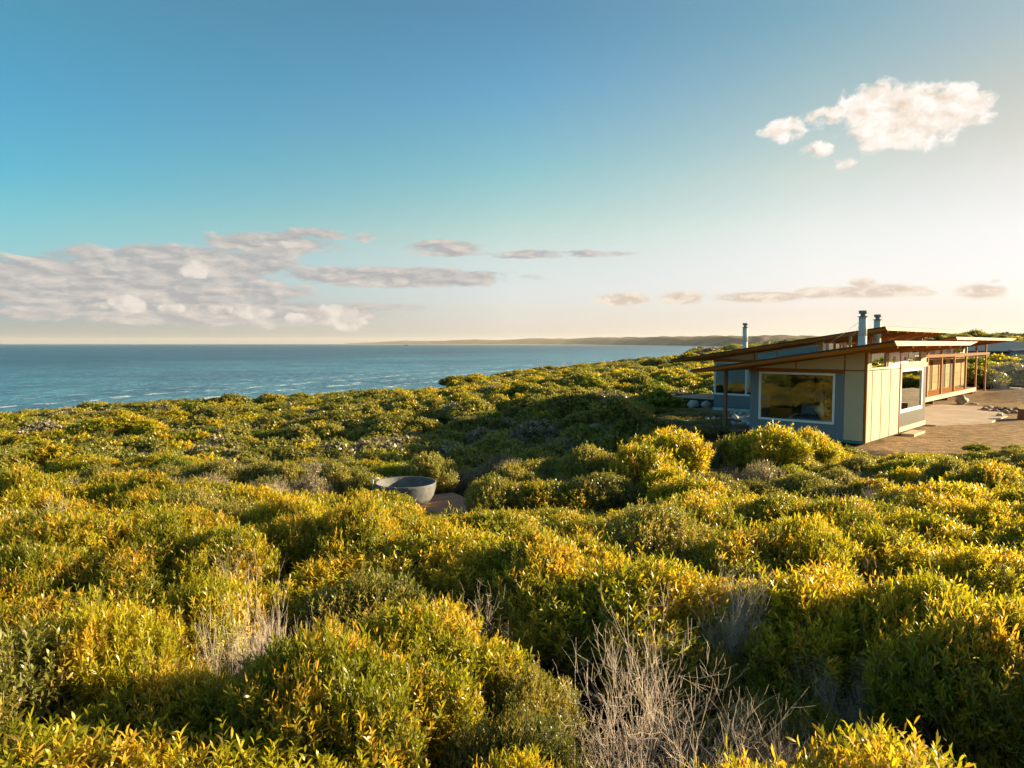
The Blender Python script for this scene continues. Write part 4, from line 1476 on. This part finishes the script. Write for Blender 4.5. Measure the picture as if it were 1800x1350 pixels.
def place_shrubs():
    rng = random.Random(5)
    y = 1.2
    cells = {}
    def near(x, yy, r):
        cx, cy = int(x // 2), int(yy // 2)
        for i in range(cx - 1, cx + 2):
            for j in range(cy - 1, cy + 2):
                for (px, py, pr) in cells.get((i, j), ()):
                    if (px - x) ** 2 + (py - yy) ** 2 < (.635 * (pr + r)) ** 2:
                        return True
        return False
    tries = 0
    while tries < 26000:
        tries += 1
        yy = 1.6 + 23.4 * rng.random() ** .75
        x = rng.uniform(-(.76 * yy + 1.6), .76 * yy + 1.8)
        r = rng.uniform(.72, 1.15) if yy < 15 else rng.uniform(.62, 1.05)
        if blocked(x, yy, r) or near(x, yy, r):
            continue
        if yy > 26 and x > 4:
            continue
        cells.setdefault((int(x // 2), int(yy // 2)), []).append((x, yy, r))
        SHRUBS.append((x, yy, r))


DEAD = [(1.12, 5.45, 1.05, 2.05, 0), (2.25, 5.3, .5, 1.45, 1), (-2.35, 6.6, .62, 1.5, 2), (2.5, 7.9, .5, 1.3, 1), (3.35, 6.9, .5, 1.25, 2), (-.5, 7.6, .5, 1.4, 0),
        (4.3, 8.6, .6, 1.4, 0), (-8.3, 12.4, .7, 1.55, 1), (7.6, 14.6, .8, 1.35, 2), (8.9, 17.6, .8, 1.2, 0), (-6.0, 17.5, .8, 1.4, 1), (1.2, 24.5, .9, 1.3, 2),
        (-3.4, 8.9, .5, 1.5, 0), (5.4, 19.8, .8, 1.2, 1)]
for dx_, dy_, dr_, dh_, _v in DEAD:
    pass
place_shrubs()
SHRUBS = [q for q in SHRUBS if not (q[1] < 5.4 and 930 - 130 * q[2] < q[0] / q[1] * 1250 + 900 < 1370 + 130 * q[2]) and math.hypot(q[0] - 1.15, q[1] - 5.6) > .95 + .80 * q[2] and all(math.hypot(q[0] - d[0], q[1] - d[1]) > d[2] * .62 + q[2] * .30 for d in DEAD)]
# the bushes that stand by themselves in front of the house and at the edge of its yard
FIXED = [(.06, 5.45, .55, -3.0, 'olive'), (.02, 4.75, .5, -2.95, 'wattle'), (.12, 6.5, .5, -3.1, 'olive'), (3.5, 19.2, .95, -2.80, 'wattle'), (4.7, 20.1, 1.05, -2.62, 'wattle'), (2.3, 21.0, .9, -3.1, 'olive'), (2.35, 6.3, .5, -3.35, 'olive'), (2.95, 5.3, .5, -3.25, 'olive'), (3.3, 7.5, .5, -3.2, 'olive'), (2.0, 7.3, .45, -3.2, 'olive'), (1.75, 4.75, .4, -3.3, 'olive'), (2.6, 4.5, .5, -3.2, 'olive'),
         (8.05, 21.6, 1.15, -2.62, 'wattle'), (9.35, 22.2, 1.0, -2.78, 'wattle'), (7.0, 22.4, .9, -3.0, 'olive'),
         (5.3, 24.2, 1.1, -3.0, 'wattle'), (6.1, 26.0, 1.0, -3.25, 'grey'), (10.9, 20.0, .6, -3.35, 'olive'), (11.6, 21.6, .40, -3.6, 'grey'), (1.55, 4.25, .5, -2.72, 'wattle'),
         (8.3, 30.4, 1.2, -3.5, 'olive'), (9.3, 33.2, 1.0, -3.7, 'olive'), (7.3, 33.0, 1.1, -3.7, 'olive'), (9.9, 30.9, .7, -3.75, 'grey'), (6.2, 30.2, 1.2, -3.6, 'olive'), (7.6, 35.6, 1.0, -3.7, 'olive'), (8.9, 36.4, 1.0, -3.8, 'olive'), (10.4, 36.8, .8, -3.9, 'grey'), (9.4, 38.8, 1.1, -3.85, 'olive'), (8.2, 39.0, 1.2, -3.7, 'wattle'), (9.0, 42.0, 1.1, -3.9, 'olive'), (10.3, 33.9, .6, -3.85, 'grey'),
         (16.5, 25.0, .42, -3.64, 'green'), (17.6, 24.6, .36, -3.70, 'green'), (14.6, 22.3, .6, -3.42, 'green')]

KIND = {'wattle': ('wattle_shrub', 'yellow green leafy shrub'), 'olive': ('olive_shrub', 'dull olive green shrub'),
        'green': ('green_shrub', 'bright green rounded shrub'), 'grey': ('grey_shrub', 'grey brown twiggy shrub')}
ANCH = [('the round stone tub', 713, 855), ('the bath deck', 830, 890), ('the large dead shrub', 1150, 1230), ('the big front window', 1400, 760),
        ('the dark house post', 1275, 745), ('the sandy yard', 1700, 790), ('the lower left corner', 60, 1290), ('the lower right corner', 1740, 1290),
        ('the left edge', 60, 930), ('the right edge', 1750, 950), ('the bottom edge, midway', 760, 1330),
        ('the left grey twigs', 450, 1050), ('the right grey twigs', 1480, 1060), ('the shaded hollow', 480, 830), ('the sand patch by the shore', 440, 760), ('the lower left edge', 60, 1110), ('the upper left edge', 60, 830)]
ORD = ['nearest', 'second nearest', 'third nearest', 'fourth nearest', 'fifth nearest', 'sixth nearest', 'seventh nearest', 'eighth nearest', 'ninth nearest', 'tenth nearest'] + [w + ' nearest' for w in 'eleventh twelfth thirteenth fourteenth fifteenth sixteenth seventeenth eighteenth nineteenth twentieth'.split()]


def pix(x, y, z):
    d = y * math.cos(PITCH) - z * math.sin(PITCH)
    return 900 + 1250 * x / d, 675 - 1250 * (y * math.sin(PITCH) + z * math.cos(PITCH)) / d


def make_shrub(kind, look, x, y, r, g, top, k, rz):
    fol, br, R0, H0 = look
    o = empty(KIND[kind][0], (x, y, g - .03), rz)
    sc = 1.22 * r / R0
    o.scale = (sc, sc * random.uniform(.9, 1.1), max(.35, (top - g) / H0))
    f = link(bpy.data.objects.new('foliage', fol), o)
    b = link(bpy.data.objects.new('branches', br), o)
    return o


ALL = []
rng = random.Random(11)
for x, y, r in SHRUBS:
    top, g = top_height(x, y)
    q = rng.random() + .35 * float(wav(x, y, 8, 6))
    front = y < 16.5
    if front:
        kind = 'wattle' if q < (1.0 if y < 10 else .88) else ('olive' if q < 1.10 or y < 10 else 'green')
    else:
        kind = 'olive' if q < .62 else ('wattle' if q < .76 else ('grey' if q < 1.0 else 'green'))
    top += rng.uniform(-.16, .10) if front else rng.uniform(-.3, .2)
    ALL.append((kind, x, y, r, g, top))
for x, y, r, top, kind in FIXED:
    ALL.append((kind, x, y, r, float(ground_z(x, y)), top))
ALL.sort(key=lambda q: q[2])
rows = {}
for i, (kind, x, y, r, g, top) in enumerate(ALL):
    if y < 13.5 and kind in ('wattle', 'olive'):
        look = PROTO['near' if kind == 'wattle' else 'near_olive']
    else:
        look = PROTO[{'wattle': 'mid', 'olive': 'mid_olive', 'green': 'mid_green', 'grey': 'mid_grey'}[kind]]
    o = make_shrub(kind, look[rng.randrange(len(look))], x, y, r, g, top, i, rng.uniform(0, 6.28))
    o['category'] = 'shrub'
    px, py = pix(x, y, top - .2)
    px = min(max(px, -40), 1840)
    a = min(ANCH, key=lambda c: math.hypot(c[1] - px, (c[2] - py) * 1.3))
    dx, dy = px - a[1], py - a[2]
    if 'edge' in a[0] or 'corner' in a[0]:
        side = 'near'
    elif abs(dx) > abs(dy) * 1.2:
        side = 'right of' if dx > 0 else 'left of'
    else:
        side = 'in front of' if dy > 0 else 'behind'
    rows.setdefault((kind, side, a[0]), []).append((math.hypot(dx, dy), o))
for (kind, side, an), lst in rows.items():
    lst.sort(key=lambda q: q[0])
    for k, (_, o) in enumerate(lst):
        if k < len(ORD):
            o['label'] = f'{KIND[kind][1]} {side} {an}, ' + (ORD[k] if len(lst) > 1 else 'the only one')
        else:
            o['label'] = f'{KIND[kind][1]} farther off {side} {an}'
        o['group'] = 'shrubs of the coastal thicket'
DLAB = ['large bare dead shrub with pale branches at the bottom, right of the middle', 'small bare grey bush at the right foot of the large dead shrub',
        'clump of bare grey twigs left of the middle, among yellow shrubs', 'clump of bare grey twigs behind the large dead shrub, right of its top', 'wide bare grey bush in the dark gap right of the large dead shrub',
        'thin bare twigs sticking up in the dark gap in the middle of the thicket', 'bare grey twigs in the thicket below the house yard', 'bare grey bush near the left edge, behind the first yellow shrubs',
        'bare brown bush at the near edge of the thicket below the big window', 'bare brown twigs in front of the cream corner of the house', 'bare grey bush in the shade left of the round tub',
        'bare grey bush in the hollow beyond the bath deck', 'thin bare twigs in the front thicket left of the tub', 'bare grey bush in the hollow in front of the lit bush by the window']
for (x, y, r, h, v), lab in zip(DEAD, DLAB):
    g = float(ground_z(x, y))
    if y > 6 and y < 17:
        h = max(h, top_height(x, y)[0] - g + .16)
    o = empty('dead_shrub', (x, y, g - .05), rng.uniform(0, 6.28), lab, 'dead shrub', 'bare dead shrubs in the thicket')
    o.scale = (r * .92, r * .92, h / 1.3)
    link(bpy.data.objects.new('branches', PROTO['dead'][v][1]), o)


# ---- the scrub farther off: one mass, scattered with geometry nodes
def scatter():
    rg = np.random.default_rng(3)
    pts = []
    spots = [(q[1], q[2], q[3]) for q in ALL]
    sx = np.array([q[0] for q in spots]); sy = np.array([q[1] for q in spots]); sr = np.array([q[2] for q in spots])
    def band(r0, r1, a0, a1, per_m2, s0, s1):
        n = int((a1 - a0) * .5 * (r1 ** 2 - r0 ** 2) * per_m2)
        rr = np.sqrt(rg.uniform(r0 ** 2, r1 ** 2, n)); aa = rg.uniform(a0, a1, n)
        x = rr * np.sin(aa); y = rr * np.cos(aa)
        c = -.925 * x + .38 * y
        ok = c < 91 + 4 * wav(x, y, 20)
        a, b = hloc(x, y)
        ok &= ~homestead(a, b, .7)
        uu = x / np.maximum(y, .1) * 1250 + 900
        ok &= ~((uu > 1165) & (uu < 1340) & (y > 27) & (y < 45))             # open ground in front of the seaward wing
        ok &= ~((np.abs(x + .368 * y) < 2.3) & (y > 84) & (y < 114))          # the bare sand by the shore
        ok &= ~((x > 70) & (x < 104) & (y > 108) & (y < 140))                # the neighbour's plot
        dx, dy = x + 1.67, y - 19.9
        da = dx * math.cos(_dk) + dy * math.sin(_dk); db = -dx * math.sin(_dk) + dy * math.cos(_dk)
        ok &= ~((da > -1) & (da < 4.4) & (db > -1) & (db < 3.4))
        x, y, rr = x[ok], y[ok], rr[ok]
        if r0 < 40:
            keep = np.array([np.min(np.hypot(sx - i, sy - j) - sr * .75) > .35 for i, j in zip(x, y)], dtype=bool)
            keep &= ~((np.abs(x) < .80 * y + 1.0) & (y < 23) & (y > 0))
            keep &= np.hypot(x, y) > 2.4
            x, y, rr = x[keep], y[keep], rr[keep]
        s = rg.uniform(s0, s1, len(x)) * (1 + .25 * wav(x, y, 18, 3))
        for i, j, k in zip(x, y, s):
            pts.append((i, j, max(k, s0 * .7)))
    R_ = rad
    band(3, 30, R_(-180), R_(180), .55, .9, 1.3)
    band(30, 62, R_(-46), R_(52), .70, .85, 1.35)
    band(30, 60, R_(52), R_(110), .30, 1.3, 1.9)
    band(30, 80, R_(-180), R_(-46), .16, 1.4, 2.0)
    band(62, 150, R_(-46), R_(48), .36, 1.1, 1.9)
    band(150, 420, R_(-5), R_(48), .075, 1.9, 3.2)
    band(420, 1500, R_(14), R_(46), .0105, 4.0, 7.0)
    # tall bushes behind the yard and round the neighbour's house
    for k in range(70):
        x = rg.uniform(40, 74); y = rg.uniform(58, 96)
        pts.append((x, y, rg.uniform(2.2, 3.0)))
    for k in range(26):
        pts.append((rg.uniform(104, 128), rg.uniform(140, 175), rg.uniform(3.0, 4.5)))
    P = np.array(pts)
    Z = ground_z(P[:, 0], P[:, 1]) - .08
    n = len(P)
    me = bpy.data.meshes.new('coastal_scrub')
    me.vertices.add(n)
    me.vertices.foreach_set('co', np.stack([P[:, 0], P[:, 1], Z], 1).astype(np.float32).ravel())
    a = me.attributes.new('size', 'FLOAT_VECTOR', 'POINT')
    flat = rg.uniform(.85, 1.12, n) * np.where(P[:, 2] > 1.6, .82, 1.0)
    a.data.foreach_set('vector', np.stack([P[:, 2], P[:, 2] * rg.uniform(.85, 1.15, n), P[:, 2] * flat], 1).astype(np.float32).ravel())
    a = me.attributes.new('turn', 'FLOAT', 'POINT')
    a.data.foreach_set('value', rg.uniform(0, 6.28, n).astype(np.float32))
    a = me.attributes.new('which', 'INT', 'POINT')
    q = rg.random(n) + .30 * wav(P[:, 0], P[:, 1], 26, 2)
    w = np.where(q < .17, 4, np.where(q < .38, 0, np.where(q < .62, 1, np.where(q < .84, 3, np.where(q < .98, 2, 5)))))
    rp = np.hypot(P[:, 0], P[:, 1])
    hol = np.exp(-(((P[:, 0] - 1) / 16.0) ** 2 + ((P[:, 1] - 34) / 14.0) ** 2))
    w = np.where((hol > .35) & (rg.random(n) < .85), np.where(rg.random(n) < .24, 5, np.where(rg.random(n) < .5, 1, 3)), w)
    w = np.where((rp > 330) & (w != 5), np.where(rg.random(n) < .5, 1, 3), w)
    w = np.where((rp > 330) & (rg.random(n) < .3), 5, w)
    a.data.foreach_set('value', w.astype(np.int32))
    o = tag(link(bpy.data.objects.new('coastal_scrub', me)), kind='stuff')
    src = []
    for k, (fol, br, R0, H0) in enumerate(PROTO['far']):
        f = bpy.data.objects.new('scrub_clump', fol)
        src.append(f)
    gt = bpy.data.node_groups.new('scatter', 'GeometryNodeTree')
    gt.interface.new_socket('Geometry', in_out='INPUT', socket_type='NodeSocketGeometry')
    gt.interface.new_socket('Geometry', in_out='OUTPUT', socket_type='NodeSocketGeometry')
    N = NT(gt)
    gi = N.new('NodeGroupInput'); go = N.new('NodeGroupOutput')
    j = N.new('GeometryNodeJoinGeometry')
    for f in reversed(src):
        oi = N.new('GeometryNodeObjectInfo')
        oi.inputs['Object'].default_value = f
        oi.inputs['As Instance'].default_value = True
        N.l.new(oi.outputs['Geometry'], j.inputs[0])
    mp = N.new('GeometryNodeMeshToPoints')
    N.l.new(gi.outputs[0], mp.inputs[0])
    ip = N.new('GeometryNodeInstanceOnPoints')
    N.l.new(mp.outputs[0], ip.inputs['Points'])
    N.l.new(j.outputs[0], ip.inputs['Instance'])
    ip.inputs['Pick Instance'].default_value = True
    def attr(nm, t):
        q = N.new('GeometryNodeInputNamedAttribute', data_type=t)
        q.inputs['Name'].default_value = nm
        return q.outputs['Attribute']
    N.l.new(attr('which', 'INT'), ip.inputs['Instance Index'])
    N.l.new(attr('size', 'FLOAT_VECTOR'), ip.inputs['Scale'])
    cx = N.new('ShaderNodeCombineXYZ')
    N.l.new(attr('turn', 'FLOAT'), cx.inputs[2])
    er = N.new('FunctionNodeEulerToRotation')
    N.l.new(cx.outputs[0], er.inputs[0])
    N.l.new(er.outputs[0], ip.inputs['Rotation'])
    N.l.new(ip.outputs[0], go.inputs[0])
    m = o.modifiers.new('scatter', 'NODES')
    m.node_group = gt
    return n


_n = scatter()


# ------------------------------------------------------------------ smoke drifting from the fire pit
sm = bmesh.new()
for (x, y, z, sx, sy, sz) in ((34.6, 47.6, -2.6, 2.6, 2.2, 1.1), (37.0, 50.5, -2.1, 3.0, 2.6, 1.5), (32.5, 45.0, -3.0, 1.8, 1.6, .7)):
    bmesh.ops.create_icosphere(sm, subdivisions=3, radius=1.0, matrix=Matrix.Translation((x, y, z)) @ Matrix.Diagonal((sx, sy, sz, 1)))
me = bpy.data.meshes.new('smoke')
sm.to_mesh(me); sm.free()
m = bpy.data.materials.new('smoke_air')
m.use_nodes = True
N = NT(m.node_tree)
N.n.clear()
pv = N.new('ShaderNodeVolumePrincipled')
pv.inputs['Color'].default_value = (.85, .9, .95, 1)
pv.inputs['Density'].default_value = .010
N.l.new(pv.outputs[0], N.new('ShaderNodeOutputMaterial').inputs['Volume'])
me.materials.append(m)
tag(link(bpy.data.objects.new('smoke', me)), kind='stuff')

# ------------------------------------------------------------------ air
hz = MB().box(-47500, 47500, -47500, 47500, -28.5, 330)
m = bpy.data.materials.new('haze_air')
m.use_nodes = True
N = NT(m.node_tree)
N.n.clear()
pv = N.new('ShaderNodeVolumePrincipled')
pv.inputs['Color'].default_value = (.96, .93, .90, 1)
pv.inputs['Density'].default_value = 1.1e-5
pv.inputs['Anisotropy'].default_value = .2
N.l.new(pv.outputs[0], N.new('ShaderNodeOutputMaterial').inputs['Volume'])
tag(hz.build('haze', m), kind='stuff')
